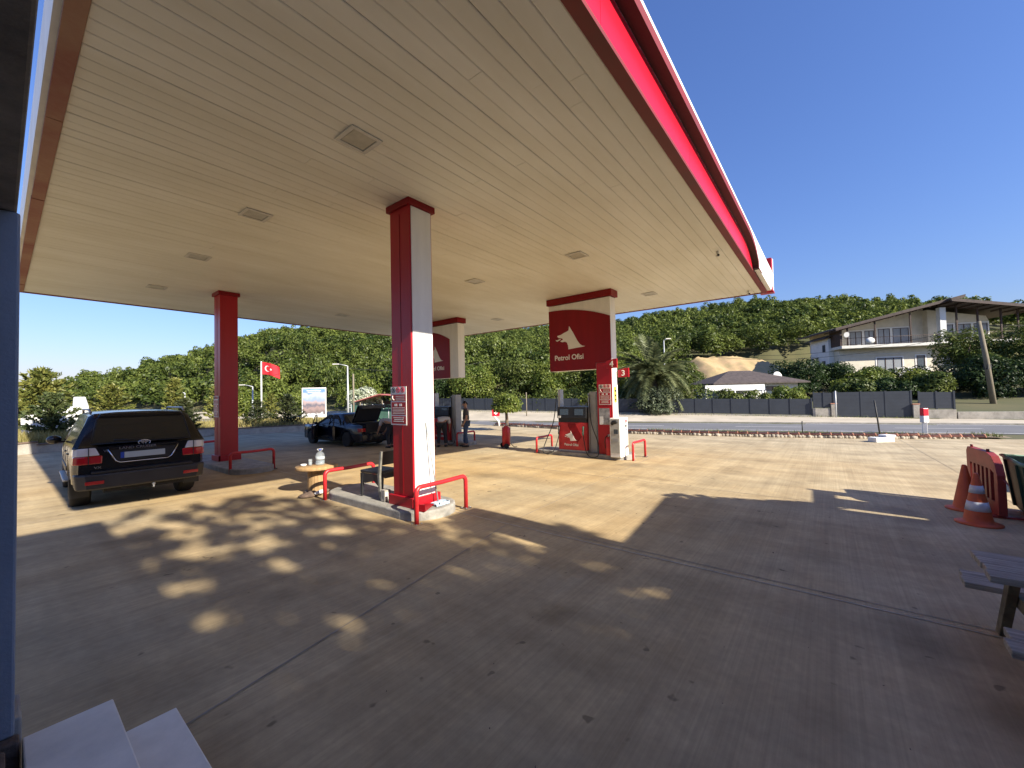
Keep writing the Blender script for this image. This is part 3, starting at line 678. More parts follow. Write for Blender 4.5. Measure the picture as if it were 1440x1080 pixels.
# ------------------------------------------------------------------ fuel dispensers
def dispenser(y0,label):
    z=GZ(12.1,y0)+.14; d=thing('fuel_dispenser',label,'fuel pump',(11.88,y0,z),0,'fuel pumps on the islands')
    k=MB(); k.box(.02,.62,.0,1.08,0,.06); k.build('base',M['steel'],d)
    k=MB(); k.box(0,.64,0,1.08,.06,.98); k.build('body',M['hoopred'],d,bev=.015)
    k=MB(); k.prism([(.64,.85),(.30,.30),(.12,.52),(.36,.95),(.64,.95)],lambda y,zz:(-.006,y+.06,zz),lambda y,zz:(-.001,y+.06,zz)); k.build('body_graphic',M['deepred'],d)
    k=MB(); k.box(.015,.625,.015,1.065,.985,1.12); k.build('neck',M['black'],d)
    k=MB(); k.prism([(-.05,1.12),(-.02,1.50),(.66,1.50),(.69,1.12)],lambda x,zz:(x,-.01,zz),lambda x,zz:(x,1.09,zz)); k.build('display_head',M['black'],d,bev=.012)
    h=MB(); 
    for (a,b) in ((.10,.42),(.66,.98)):
        h.obox((-.036,(a+b)/2,1.33),(.008,0,.001),(0,b-a,0),(.018,0,.2))
    h.build('screen',M['winglass'],d)
    k=MB(); k.box(-.054,-.04,.95,1.06,1.13,1.2); k.build('label_sticker',M['paper'],d)
    k=MB(); k.box(.12,.46,-.30,-.06,0,2.0); k.build('hose_column',M['greypaint'],d,bev=.02)
    k=MB(); k.box(.12,.46,-.055,-.012,.02,1.95); k.build('column_trim',M['steel'],d)
    k=MB(); k.box(.2,.44,1.10,1.2,1.0,2.1); k.build('far_mast',M['galv'],d,bev=.02)
    emblem(d,.83,.36,.48,-.008)
    text('Petrol Ofisi',.115,M['logo'],d,(-.008,.85,.2),NX)
    for (yy,s) in ((1.02,1),(.10,-1)):
        nz=MB(); nz.tube([(-.06,yy,.55),(-.07,yy,.72),(-.05,yy,.86)],[.018,.028,.03],8); nz.tube([(-.07,yy-.0,.70),(-.12,yy,.66),(-.11,yy,.58),(-.06,yy,.56)],.008,6); nz.build('nozzle',M['black'] if s>0 else M['netgreen'],d)
        hs=MB(); pts=[]
        y1=yy+(.16 if s>0 else -.16)
        ctrl=[(-.06,yy,.56),(-.10,yy+.06*s,.30),(-.16,yy+.16*s,.02),(-.26,yy+.36*s,-.08),(-.20,yy+.58*s,-.02),(-.06,yy+.52*s,.35),(.02,y1+.1*s,1.0),(.1,y1,1.9)]
        C=[Vector(c) for c in ctrl]; C=[C[0]]+C+[C[-1]]
        for i in range(1,len(C)-2):
            for t in range(6):
                u=t/6; p0,p1,p2,p3=C[i-1],C[i],C[i+1],C[i+2]
                pts.append(.5*((2*p1)+(p2-p0)*u+(2*p0-5*p1+4*p2-p3)*u*u+(3*p1-p0-3*p2+p3)*u**3))
        pts.append(C[-2]); hs.tube(pts,.015,8); hs.build('hose',M['cable'],d)
    return d
dispenser(6.24,'red and black fuel pump under the large wolf sign')
dispenser(12.75,'fuel pump partly hidden behind the nearest column beside the standing man')
# second hose with black reel box on the far pump column
# ------------------------------------------------------------------ white cabinet
z=GZ(12.1,4.9)+.11
n=thing('air_cabinet','white metal cabinet with a small screen at the end of the pump island','cabinet',(11.6,4.97,z))
k=MB(); k.box(0,.60,0,.34,.0,1.2); k.build('housing',M['white'],n,bev=.02)
k=MB(); k.box(-.008,-.001,.03,.31,.14,1.16); k.build('front_panel',mat('cabinet_front',(.42,.42,.38),.5,noise=(4,.2)),n)
k=MB(); k.box(-.016,-.009,.07,.20,.72,.86); k.build('screen',M['winglass'],n)
k=MB(); k.box(-.016,-.009,.07,.24,.48,.58); k.build('keypad',M['greypaint'],n)
k=MB(); k.ball((-.02,.17,1.08),.03,.10,.06); k.ball((-.02,.25,1.03),.03,.05,.05); k.build('hose_bundle',M['black'],n)
k=MB(); k.box(.36,.54,-.004,-.0005,1.04,1.12); k.box(.39,.51,-.006,-.0045,1.075,1.085,1); k.box(.38,.50,-.004,-.0005,.90,.98,2); k.box(.38,.43,-.004,-.0005,.80,.86,3);k.box(.46,.51,-.004,-.0005,.80,.86,3); k.build('stickers',[M['fred'],M['logo'],M['black'],M['blue']],n)
# ------------------------------------------------------------------ wheeled extinguisher
n=thing('wheeled_extinguisher','red wheeled fire extinguisher standing in front of the round topped tree','extinguisher',(12.41,10.06,GZ(12.4,10.06)),R(-30))
k=MB(); k.lathe([(0,.06),(.10,.06),(.155,.10),(.155,.72),(.13,.82),(.06,.87)],n=20); k.build('cylinder',M['hoopred'],n)
k=MB(); k.tube([(.0,0,.86),(0,0,.94)],.035,10); k.tube([(-.05,0,.93),(.07,0,.95)],.015,8); k.build('valve',M['steel'],n)
k=MB(); k.tube([(-.1,.17,.1),(-.1,.17,.95),(-.14,.12,1.0),(-.14,-.12,1.0),(-.1,-.17,.95),(-.1,-.17,.1)],.014,8); k.build('push_handle',M['hoopred'],n)
for s in (-1,1):
    k=MB(); k.tube([(-.08,s*.19,.1),(-.08,s*.235,.1)],.10,14); k.build('wheel',M['rubber'],n)
k=MB(); k.tube([(.05,0,.9),(.18,.03,.88),(.19,.05,.5),(.17,.03,.2),(.3,-.05,.03),(.42,-.1,.03)],.016,8); k.build('hose',M['cable'],n)
# ------------------------------------------------------------------ station porch, steps, building behind the camera
pb=thing('station_shop','grey blue station shop with a dark porch beam at the left edge','building',(-.2,3.0,.0))
def pl(x,y,z): return (x+.2,y-3.0,z)
def pbox(name,m,x0,x1,y0,y1,z0,z1,bev=.01):
    k=MB(); a=pl(x0,y0,z0);b=pl(x1,y1,z1); k.box(a[0],b[0],a[1],b[1],a[2],b[2]); return k.build(name,m,pb,bev=bev)
pbox('porch_post',M['bluewall'],-.4,.06,2.95,3.2,.432,2.828)
pbox('post_plinth',M['conc'],-.0,.082,2.965,3.215,.24,.50)
pbox('post_base',M['brownstone'],-.45,.074,2.90,3.21,-.05,.43)
pbox('porch_beam',M['darkwall'],-.55,.05,-3.0,3.2,2.83,3.30)
pbox('porch_roof',M['darkwall'],-2.6,.045,-3.0,3.19,3.302,3.42)
pbox('porch_floor',M['brownstone'],-2.6,.03,-3.0,2.6,.0,.57)
pbox('front_wall',M['bluewall'],-2.9,-2.62,-3.0,3.2,0,4.0)
pbox('side_wall',M['bluewall'],-9,-2.91,2.9,3.2,0,4.0)
pbox('shop_wing',M['bluewall'],-9,.32,-9.5,-3.05,0,7.05)
pbox('low_annex',M['bluewall'],.325,4.0,-9.5,-3.2,0,2.55)
k=MB(); k.prism([(4.0,0),(4.0,2.98),(7.5,3.16),(8.45,1.75),(8.45,0)],lambda x,z:pl(x,-9.3,z),lambda x,z:pl(x,-3.15,z)); k.build('side_shed',M['bluewall'],pb)
pbox('shadow_block',M['offwhite'],3.95,4.66,-3.9,-3.18,2.99,4.62)  # unseen block added to give the yard shadow a straight edge
def step(x0,x1,y1,ztop,label):
    o=thing('marble_step',label,'step',(x0,y1,0),0,'marble steps of the porch')
    k=MB(); k.box(0,x1-x0,-5.9,0,ztop-.03,ztop); k.build('tread',M['marble'],o,bev=.006)
    k=MB(); k.box(0,x1-x0-.02,-5.9,-.012,-.05,ztop-.031); k.build('riser',M['conc'],o)
step(.082,.38,2.95,.41,'upper grey marble step beside the blue grey post')
step(.384,.625,2.90,.24,'lower grey marble step next to the yard')

n=thing('shadow_screen','unseen timber screen added beside the side shed to cast a slotted shadow','screen',(8.35,-4.3,-.1))  # added out of view; its gaps let slits of sun into the yard shadow
for (x0,x1,z0,z1) in ((0,1.52,0,1.80),(0,.06,1.802,2.42),(.21,.96,1.802,2.42),(1.24,1.52,1.802,2.42),(0,1.52,2.422,2.60)):
    k=MB(); k.box(x0,x1,-.03,.03,z0,z1); k.build('board',M['oldwood'],n)
for x in (-.1,1.522): k=MB(); k.box(x,x+.1,-.05,.05,0,2.64); k.build('post',M['oldwoodleg'],n)
# ------------------------------------------------------------------ vehicles
def loftbody(stations, prof_fn):
    """stations: y values; prof_fn(y)-> list of (x,z) from the sill up to the roof centre (x>0 side)."""
    k=MB(); rings=[]
    for y in stations:
        p=prof_fn(y); half=[(x,z) for x,z in p]; full=[Vector((x,y,z)) for x,z in half]+[Vector((-x,y,z)) for x,z in reversed(half)]
        rings.append(full)
    k.ring(rings,0,True,True,True); return k
def smooth(e0,e1,x): t=min(1,max(0,(x-e0)/(e1-e0))); return t*t*(3-2*t)
def wheel(par,x,y,r,w,side,rimmat,name='wheel',spokes=6):
    wq=thing(name,None,None,(x,y,r)); wq.parent=par
    k=MB(); prof=[(r*.66,-w/2),(r*.9,-w/2),(r*.985,-w*.36),(r,-w*.2),(r,w*.2),(r*.985,w*.36),(r*.9,w/2),(r*.66,w/2)]
    k.lathe(prof,n=28,M=Matrix.Rotation(R(90),3,'Y')); k.build('tyre',M['rubber'],wq)
    k=MB(); rr=r*.66
    k.lathe([(rr*.99,-w*.3),(rr*.99,w*.42),(rr*.88,w*.44),(rr*.84,w*.2),(rr*.2,w*.16)] if side>0 else [(rr*.99,w*.3),(rr*.99,-w*.42),(rr*.88,-w*.44),(rr*.84,-w*.2),(rr*.2,-w*.16)],n=28,M=Matrix.Rotation(R(90),3,'Y'))
    s=side
    for i in range(spokes):
        t=2*math.pi*i/spokes; c=Vector((s*w*.33,math.cos(t)*rr*.48,math.sin(t)*rr*.48)); d=Vector((0,math.cos(t),math.sin(t))); e=Vector((0,-math.sin(t),math.cos(t)))
        k.obox(c,Vector((.03,0,0)),d*rr*.86,e*rr*.26)
    k.build('rim',rimmat,wq); return wq
# black off-roader, seen from behind; local: x right, y forward (rear bumper at 0), z up
def make_suv():
    s=thing('off_road_car','black off-road car parked beside the far red column, seen from behind','car',(1.68,9.94,.045),R(-2.2)); s.scale=(.955,)*3
    L=4.75; ya,yb=1.12,3.95; ar=.47
    def bottom(y):
        z=.52
        for c in (ya,yb):
            d=abs(y-c)
            if d<ar: z=max(z,.40+math.sqrt(max(0,ar*ar-d*d)))
        return z
    def prof(y):
        hw=.955-.10*smooth(3.9,4.75,y)-.085*smooth(.30,-.02,y)**1.6
        zb=bottom(y); belt=1.17-.05*smooth(3,4.7,y)
        if y<3.35:
            rz=1.80+.03*smooth(.2,1.2,y)-.02*smooth(2,3.2,y); rw=.70
            f=1.0
            tz=rz
            if y<.42: f=smooth(.06,.42,y); 
            if y>2.55: f=1-smooth(2.55,3.35,y)
            tz=1.18+(rz-1.18)*f if y>2 else 1.20+(rz-1.20)*f
            rw=.70+.22*(1-f)
        else:
            tz=1.15-.12*smooth(3.35,4.72,y); rw=.80
        a=min(1,max(0,(tz-belt)/.66))
        return [(hw-.06,zb),(hw-.012,zb+.03),(hw,max(zb+.08,.78)),(hw-.01,max(zb+.12,1.0)),(hw-.03,belt),(hw-.03-(hw-.03-rw)*.55,belt+(tz-belt)*.55),(rw+.03,tz-.055*a-.01),(rw-.05,tz-.012*a),(rw*.5,tz+.012*a),(0,tz+.018*a)]
    st=[.0,.03,.07,.12,.2,.3,.42,.55]+[ya-ar+.02+i*.092 for i in range(11)]+[1.75+.12*i for i in range(14)]+[yb-ar+.02+i*.092 for i in range(11)]+[4.5,4.6,4.68,4.73,4.75]
    st=sorted(set(round(v,3) for v in st))
    b=loftbody(st,prof).build('body',M['carblack'],s)
    # tailgate glass follows the sloping rear
    def rear(z):   # y on the rear face at height z
        return .05+max(0,(z-1.20))*.42 if z>1.20 else .0
    k=MB(); pts=[(-.70,1.265),(.70,1.265),(.62,1.69),(.56,1.725),(-.56,1.725),(-.62,1.69)]
    k.prism(pts,lambda x,z:(x,rear(z)-.022,z),lambda x,z:(x,rear(z)+.02,z)); k.build('rear_window',M['tglass'],s)
    k=MB(); 
    k.tube([(-.715,rear(1.25)-.014,1.25),(.715,rear(1.25)-.014,1.25),(.635,rear(1.7)-.014,1.70),(.57,rear(1.74)-.014,1.74),(-.57,rear(1.74)-.014,1.74),(-.635,rear(1.7)-.014,1.70),(-.715,rear(1.25)-.014,1.25)],.014,6); k.build('window_seal',M['black'],s)
    k=MB(); k.prism([(-.62,1.735),(.62,1.735),(.58,1.80),(-.58,1.80)],lambda x,z:(x,rear(z)-.06,z),lambda x,z:(x,rear(z)+.12,z)); k.build('roof_spoiler',M['carblack'],s,bev=.01)
    k=MB(); k.tube([(.1,rear(1.3)-.03,1.285),(-.42,rear(1.3)-.03,1.305)],.011,6); k.build('wiper',M['black'],s)
    # seat backs and head rests behind the glass
    for x in (-.42,.42):
        for n_,(p,) in (('quarter',((x,),)),): pass
    for sd in (-1,1):
        k=MB(); q=[(.62,1.21),(1.30,1.21),(1.30,1.66),(.86,1.69)]
        xo=lambda z:sd*(.928-(z-1.12)*.335)
        k.prism(q,lambda y,z:(xo(z)+sd*.004,y,z),lambda y,z:(xo(z)-sd*.02,y,z)); k.build('side_window',M['tglass'],s)
        k=MB(); k.prism([(1.36,1.21),(2.22,1.21),(2.22,1.66),(1.36,1.68)],lambda y,z:(xo(z)+sd*.004,y,z),lambda y,z:(xo(z)-sd*.02,y,z)); k.build('side_window',M['tglass'],s)
        k=MB(); k.prism([(2.28,1.21),(3.08,1.21),(2.62,1.64),(2.28,1.66)],lambda y,z:(xo(z)+sd*.004,y,z),lambda y,z:(xo(z)-sd*.02,y,z)); k.build('side_window',M['tglass'],s)
        k=MB(); k.tube([(sd*.69,.55,1.815),(sd*.70,.68,1.872),(sd*.70,2.2,1.872),(sd*.69,2.35,1.80)],.020,8); k.build('roof_rail',M['steel'],s)
        # door seams, handles
        for yy in (1.33,2.25,3.15):
            k=MB(); k.box(sd*.955-.002,sd*.955+.003,yy-.004,yy+.004,.6,1.12); k.build('door_seam',M['black'],s)
        for yy in (1.55,2.45):
            k=MB(); k.obox((sd*.958,yy,1.0),(.025,0,0),(0,.17,0),(0,0,.03)); k.build('door_handle',M['chrome'],s,bev=.006)
        k=MB(); k.obox((sd*.96,2.5,.70),(.018,0,0),(0,1.7,0),(0,0,.09)); k.build('side_moulding',M['bumper'],s,bev=.006)
        k=MB(); k.obox((sd*.93,2.53,.46),(.16,0,0),(0,1.75,0),(0,0,.05)); k.build('side_step',M['steel'],s,bev=.015)
        k=MB(); k.ball((sd*1.10,3.0,1.22),.12,.07,.09,12,8); k.build('wing_mirror',M['carblack'],s)
        k=MB(); k.obox((sd*1.0,3.0,1.17),(.14,0,0),(0,.06,0),(0,0,.04)); k.build('mirror_arm',M['carblack'],s,bev=.01)
        k=MB(); pr=[(sd*.60,.90),(sd*.925,.90),(sd*.915,1.14),(sd*.62,1.14),(sd*.56,1.06)]
        # lower red half, upper clear half, wrapped round the corner
        for nm,m_,z0,z1 in (('tail_lamp','tailred',.90,1.045),('clear_lamp','tailwhite',1.05,1.19)):
            t=MB(); inner=.575 if nm=='tail_lamp' else .605
            a=[(sd*inner,-.022),(sd*.80,-.030),(sd*.90,-.012),(sd*.942,.05),(sd*.952,.16),(sd*.90,.16),(sd*.80,.02),(sd*inner,.01)]
            t.prism(a,lambda x,y:(x,y,z0),lambda x,y:((x+sd*.055 if (nm=='clear_lamp' and abs(abs(x)-inner)<1e-4) else x*.992),y+.006,z1)); t.build(nm,M[m_],s,bev=.018)
        t=MB(); t.box(min(sd*.745,sd*.755),max(sd*.745,sd*.755),-.036,.0,.895,1.195); t.build('lamp_divider',M['black'],s)
        k=MB(); k.box(min(sd*.56,sd*.80),max(sd*.56,sd*.80),-.152,-.14,.55,.61); k.build('reflector',M['tailred'],s,bev=.004)
        k=MB(); k.box(min(sd*.70,sd*.965),max(sd*.70,sd*.965),.60,.62,.24,.60); k.build('mud_flap',M['black'],s)
    # tailgate trim, plate, lettering
    k=MB(); k.tube([(-.50,-.012,1.145),(-.40,-.014,.925),(-.34,-.014,.89),(.34,-.014,.89),(.40,-.014,.925),(.50,-.012,1.145)],.014,6); k.build('plate_surround',M['chrome'],s)
    k=MB(); k.prism([(-.47,1.13),(-.37,.915),(.37,.915),(.47,1.13)],lambda x,z:(x,-.008,z),lambda x,z:(x,.02,z)); k.build('plate_recess',M['black'],s)
    k=MB(); k.box(-.50,.50,-.04,.0,1.13,1.18); k.build('tailgate_handle_bar',M['carblack'],s,bev=.012)
    k=MB(); k.box(-.285,.30,-.025,-.012,.965,1.075); p=k.build('number_plate',M['plate'],s,bev=.004)
    k=MB(); k.box(-.335,-.287,-.025,-.012,.965,1.075); k.build('plate_band',M['blue'],p)
    text('LAND CRUISER',.062,M['chrome'],s,(-.36,-.045,1.134),((1,0,0),(0,0,1)),ext=.003,sx=1.25)
    text('V8',.062,M['chrome'],s,(-.56,-.012,1.10),((1,0,0),(0,0,1)),ext=.003)
    text('VX',.055,M['chrome'],s,(-.68,-.014,.815),((1,0,0),(0,0,1)),ext=.003,sx=1.3)
    k=MB()
    def el(cx,cz,a,b,r): k.tube([(cx+a*math.cos(t),.02+(cz-1.2)*.4-.0,cz+b*math.sin(t)) for t in np.linspace(0,2*math.pi,25)],r,6)
    el(0,1.225,.085,.05,.009); el(0,1.242,.055,.016,.007); el(0,1.225,.022,.046,.007); k.build('badge',M['chrome'],s)
    # rear bumper
    k=MB(); prof2=[(-.94,.10),(-.93,-.03),(-.80,-.125),(-.5,-.145),(.5,-.145),(.80,-.125),(.93,-.03),(.94,.10),(.94,.45),(.80,.20),(-.80,.20),(-.94,.45)]
    k.prism(prof2,lambda x,y:(x*.97,y,.45),lambda x,y:(x,y,.73)); k.build('rear_bumper',M['bumper'],s,bev=.03,seg=3)
    k=MB(); k.box(-.72,.72,-.13,.1,.735,.775); k.build('bumper_step',M['black'],s,bev=.01)
    k=MB(); k.box(-.55,.6,.05,.9,.36,.50); k.box(-.8,.8,.3,4.3,.42,.56); k.tube([(-.3,-.02,.44),(-.3,-.10,.44)],.03,8); k.box(-.9,.9,ya-.45,ya+.45,.5,.9); k.box(-.9,.9,yb-.45,yb+.45,.5,.9); k.build('underbody',M['interior'],s)
    k=MB(); k.ball((.12,-.10,.43),.03,.03,.03,10,6); k.tube([(.12,-.1,.36),(.12,-.1,.41)],.015,6); k.build('tow_ball',M['steel'],s)
    k=MB(); k.tube([(-.86,.2,1.6),(-.86,.2,1.62)],.01,6)
    for (x,y,sd) in ((-.80,ya,-1),(.80,ya,1),(-.80,yb,-1),(.80,yb,1)): wheel(s,x,y,.40,.28,sd,M['steel'])
    # front
    k=MB(); k.box(-.85,.85,4.66,4.80,.45,.72); k.build('front_bumper',M['bumper'],s,bev=.03)
    for sd in (-1,1):
        k=MB(); k.box(min(sd*.5,sd*.86),max(sd*.5,sd*.86),4.70,4.765,.82,1.0); k.build('headlight',M['tailwhite'],s,bev=.01)
    k=MB(); k.prism([(-.70,1.17),(.70,1.17),(.62,1.72),(-.62,1.72)],lambda x,z:(x,3.37-(z-1.15)*1.2,z),lambda x,z:(x,3.30-(z-1.15)*1.2,z)); k.build('windscreen',M['tglass'],s)
    return s
make_suv()
# navy saloon with doors and boot open
def make_saloon():
    s=thing('open_saloon_car','dark blue saloon car with its doors and boot lid standing open','car',(9.93,14.98,GZ(9.9,16)),R(3))
    ya,yb=1.02,3.75; ar=.36; hwid=.87
    def prof(y):
        hw=hwid-.09*smooth(3.9,4.5,y)-.07*smooth(.5,0,y); zb=.24
        for c in (ya,yb):
            d=abs(y-c)
            if d<ar: zb=max(zb,.30+math.sqrt(ar*ar-d*d))
        belt=.90-.02*smooth(2.8,4.4,y)
        if 1.0<y<3.45:
            f=smooth(.95,1.75,y) if y<2.2 else 1-smooth(2.45,3.45,y)
            tz=.94+(1.40-.94)*f; rw=.56+.20*(1-f)
        else:
            tz=.97-.05*smooth(.2,0,y) if y<=1.0 else .92-.20*smooth(3.5,4.5,y); rw=.72
        return [(hw-.08,zb),(hw-.01,zb+.04),(hw,max(zb+.06,.58)),(hw-.015,max(zb+.09,.78)),(hw-.05,belt),(hw-.05-(hw-.05-rw)*.55,belt+(tz-belt)*.55),(rw+.03,tz-.03),(rw-.05,tz),(rw*.5,tz+.01),(0,tz+.015)]
    st=sorted(set([0,.03,.1,.2,.35,.5]+[round(ya-ar+.02+i*.07,3) for i in range(11)]+[1.5,1.6,1.7,1.8,2,2.2,2.4,2.6,2.8,3.0,3.2,3.3]+[round(yb-ar+.02+i*.07,3) for i in range(11)]+[4.2,4.3,4.4,4.46,4.5]))
    loftbody(st,prof).build('body',M['carnavy'],s)
    k=MB(); k.prism([(-.60,.93),(.60,.93),(.50,1.33),(-.50,1.33)],lambda x,z:(x,.97+(z-.93)*1.45,z),lambda x,z:(x,1.0+(z-.93)*1.45,z)); k.build('rear_window',M['tglass'],s)
    xo=lambda z:(.82-(z-.90)*.50)
    for sd in (-1,1):
        # dark doorway openings
        k=MB(); k.prism([(1.42,.32),(2.35,.32),(2.35,1.33),(1.95,1.33),(1.45,.98)],lambda y,z:(sd*(min(hwid+.004,xo(z)+.045 if z>.88 else hwid+.004)),y,z),lambda y,z:(sd*.55,y,z)); k.build('door_opening',M['interior'],s)
        k=MB(); k.prism([(2.42,.32),(3.36,.32),(3.36,.92),(2.62,1.33),(2.42,1.34)],lambda y,z:(sd*(min(hwid+.004,xo(z)+.045 if z>.88 else hwid+.004)),y,z),lambda y,z:(sd*.55,y,z)); k.build('door_opening',M['interior'],s)
        k=MB(); k.prism([(1.30,.95),(1.40,.95),(1.40,1.16)],lambda y,z:(sd*(xo(z)+.03),y,z),lambda y,z:(sd*(xo(z)-.02),y,z)); k.build('quarter_window',M['tglass'],s)
    for sd,hy,ang,nm in ((-1,3.36,40,'front_door'),(-1,2.38,20,'rear_door'),(1,2.38,48,'rear_door'),(1,3.36,40,'front_door')):
        d=thing(nm,None,None,(sd*.86,hy,0),sd*R(ang)); d.parent=s
        L=.94
        k=MB(); k.prism([(0,.30),(-L,.30),(-L,.86),(-L+.02,.90),(0,.90)],lambda y,z:(-sd*.0,y,z),lambda y,z:(-sd*.11,y,z)); k.build('door_panel',M['carnavy'],d,bev=.012)
        k=MB(); top=[(0,.90),(-.62 if nm=='front_door' else -.12,1.34),(-L+.03,1.34),(-L+.02,.90)] if nm=='front_door' else [(0,.90),(-.02,1.34),(-.50,1.33),(-L+.02,.92)]
        k.tube([(-sd*(.05+.28*(z-.9)),y,z) for y,z in top],.022,6); k.build('window_frame',M['black'],d)
        k=MB(); k.box(min(-sd*.112,-sd*.125),max(-sd*.112,-sd*.125),-L+.08,-.08,.38,.84); k.build('door_trim',M['interior'],d)
    k=MB(); k.ball((-1.0,3.1,.98),.09,.05,.06,10,6); k.build('wing_mirror',M['carnavy'],s)
    # open boot: dark opening, raised lid
    k=MB(); k.prism([(-.62,.62),(.62,.62),(.60,.985),(-.60,.985)],lambda x,z:(x,-.022,z),lambda x,z:(x,.03,z)); k.prism([(-.64,.02),(.64,.02),(.62,.82),(-.62,.82)],lambda x,y:(x,y,.972+.02),lambda x,y:(x,y,1.002)); k.build('boot_opening',M['interior'],s)
    lid=thing('boot_lid',None,None,(0,.92,1.0),0); lid.parent=s; lid.rotation_euler=(R(-60),0,0)
    k=MB(); 
    k.prism([(-.66,0),(.66,0),(.64,-.82),(-.64,-.82)],lambda x,y:(x,y,.0),lambda x,y:(x*.98,y,.04)); k.prism([(-.64,0),(.64,0),(.60,-.32),(-.60,-.32)],lambda x,z:(x,-.82,z+.04),lambda x,z:(x*.97,-.865,z)); k.build('lid_shell',M['carnavy'],lid,bev=.015)
    k=MB(); k.prism([(-.58,-.06),(.58,-.06),(.56,-.76),(-.56,-.76)],lambda x,y:(x,y,-.012),lambda x,y:(x,y,-.002)); k.build('lid_lining',M['interior'],lid)
    for sd in (-1,1):
        k=MB(); k.prism([(sd*.63,-.012),(sd*.80,.0),(sd*.845,.06),(sd*.855,.22),(sd*.80,.2),(sd*.64,.04)],lambda x,y:(x,y-.008,.66),lambda x,y:(x,y-.008,.80)); k.build('tail_lamp',M['tailred'],s,bev=.008)
    k=MB(); k.prism([(-.83,.12),(-.80,-.05),(-.4,-.10),(.4,-.10),(.80,-.05),(.83,.12)],lambda x,y:(x,y,.26),lambda x,y:(x,y,.56)); k.build('rear_bumper',M['carnavy'],s,bev=.03)
    k=MB(); k.box(-.62,.62,.1,4.2,.18,.36); k.box(-.8,.8,ya-.4,ya+.4,.3,.62); k.box(-.8,.8,yb-.4,yb+.4,.3,.6); k.build('underbody',M['interior'],s)
    for (x,y,sd) in ((-.76,ya,-1),(.76,ya,1),(-.76,yb,-1),(.76,yb,1)): wheel(s,x,y,.315,.205,sd,M['greypaint'],spokes=10)
    for sd in (-1,1):
        k=MB(); k.box(min(sd*.45,sd*.75),max(sd*.45,sd*.75),4.42,4.5,.58,.70); k.build('headlight',M['tailwhite'],s,bev=.01)
    k=MB(); k.prism([(-.64,.92),(.64,.92),(.52,1.34),(-.52,1.34)],lambda x,z:(x,3.46-(z-.92)*1.95,z),lambda x,z:(x,3.41-(z-.92)*1.95,z)); k.build('windscreen',M['tglass'],s)
make_saloon()
# ------------------------------------------------------------------ people
def skin_mesh(name,J,bones,m,parent,sub=2,extra=None):
    me=bpy.data.meshes.new(name+'_cage'); ids={n:i for i,n in enumerate(J)}
    me.from_pydata([J[n][0] for n in J],[(ids[a],ids[b]) for a,b in bones],[]); o=bpy.data.objects.new(name+'_cage',me); COL.objects.link(o)
    o.modifiers.new('skin','SKIN'); ms=o.modifiers.new('sub','SUBSURF'); ms.levels=sub; ms.render_levels=sub
    for i,n in enumerate(J):
        r=J[n][1]; d=me.skin_vertices[0].data[i]; d.radius=(r,r) if not isinstance(r,tuple) else r; d.use_root=(i==0)
    bpy.context.view_layer.update()
    e=bpy.data.meshes.new_from_object(o.evaluated_get(bpy.context.evaluated_depsgraph_get())); bpy.data.objects.remove(o); bpy.data.meshes.remove(me)
    e.name=name; e.materials.clear(); e.materials.append(m)
    for p in e.polygons: p.use_smooth=True
    if extra:
        bm=bmesh.new(); bm.from_mesh(e); t=bpy.data.meshes.new('t'); t.from_pydata(extra.v,[],extra.f)
        for p in t.polygons: p.use_smooth=True
        bm.from_mesh(t); bm.to_mesh(e); bm.free(); bpy.data.meshes.remove(t)
    q=bpy.data.objects.new(name,e); COL.objects.link(q); q.parent=parent; return q
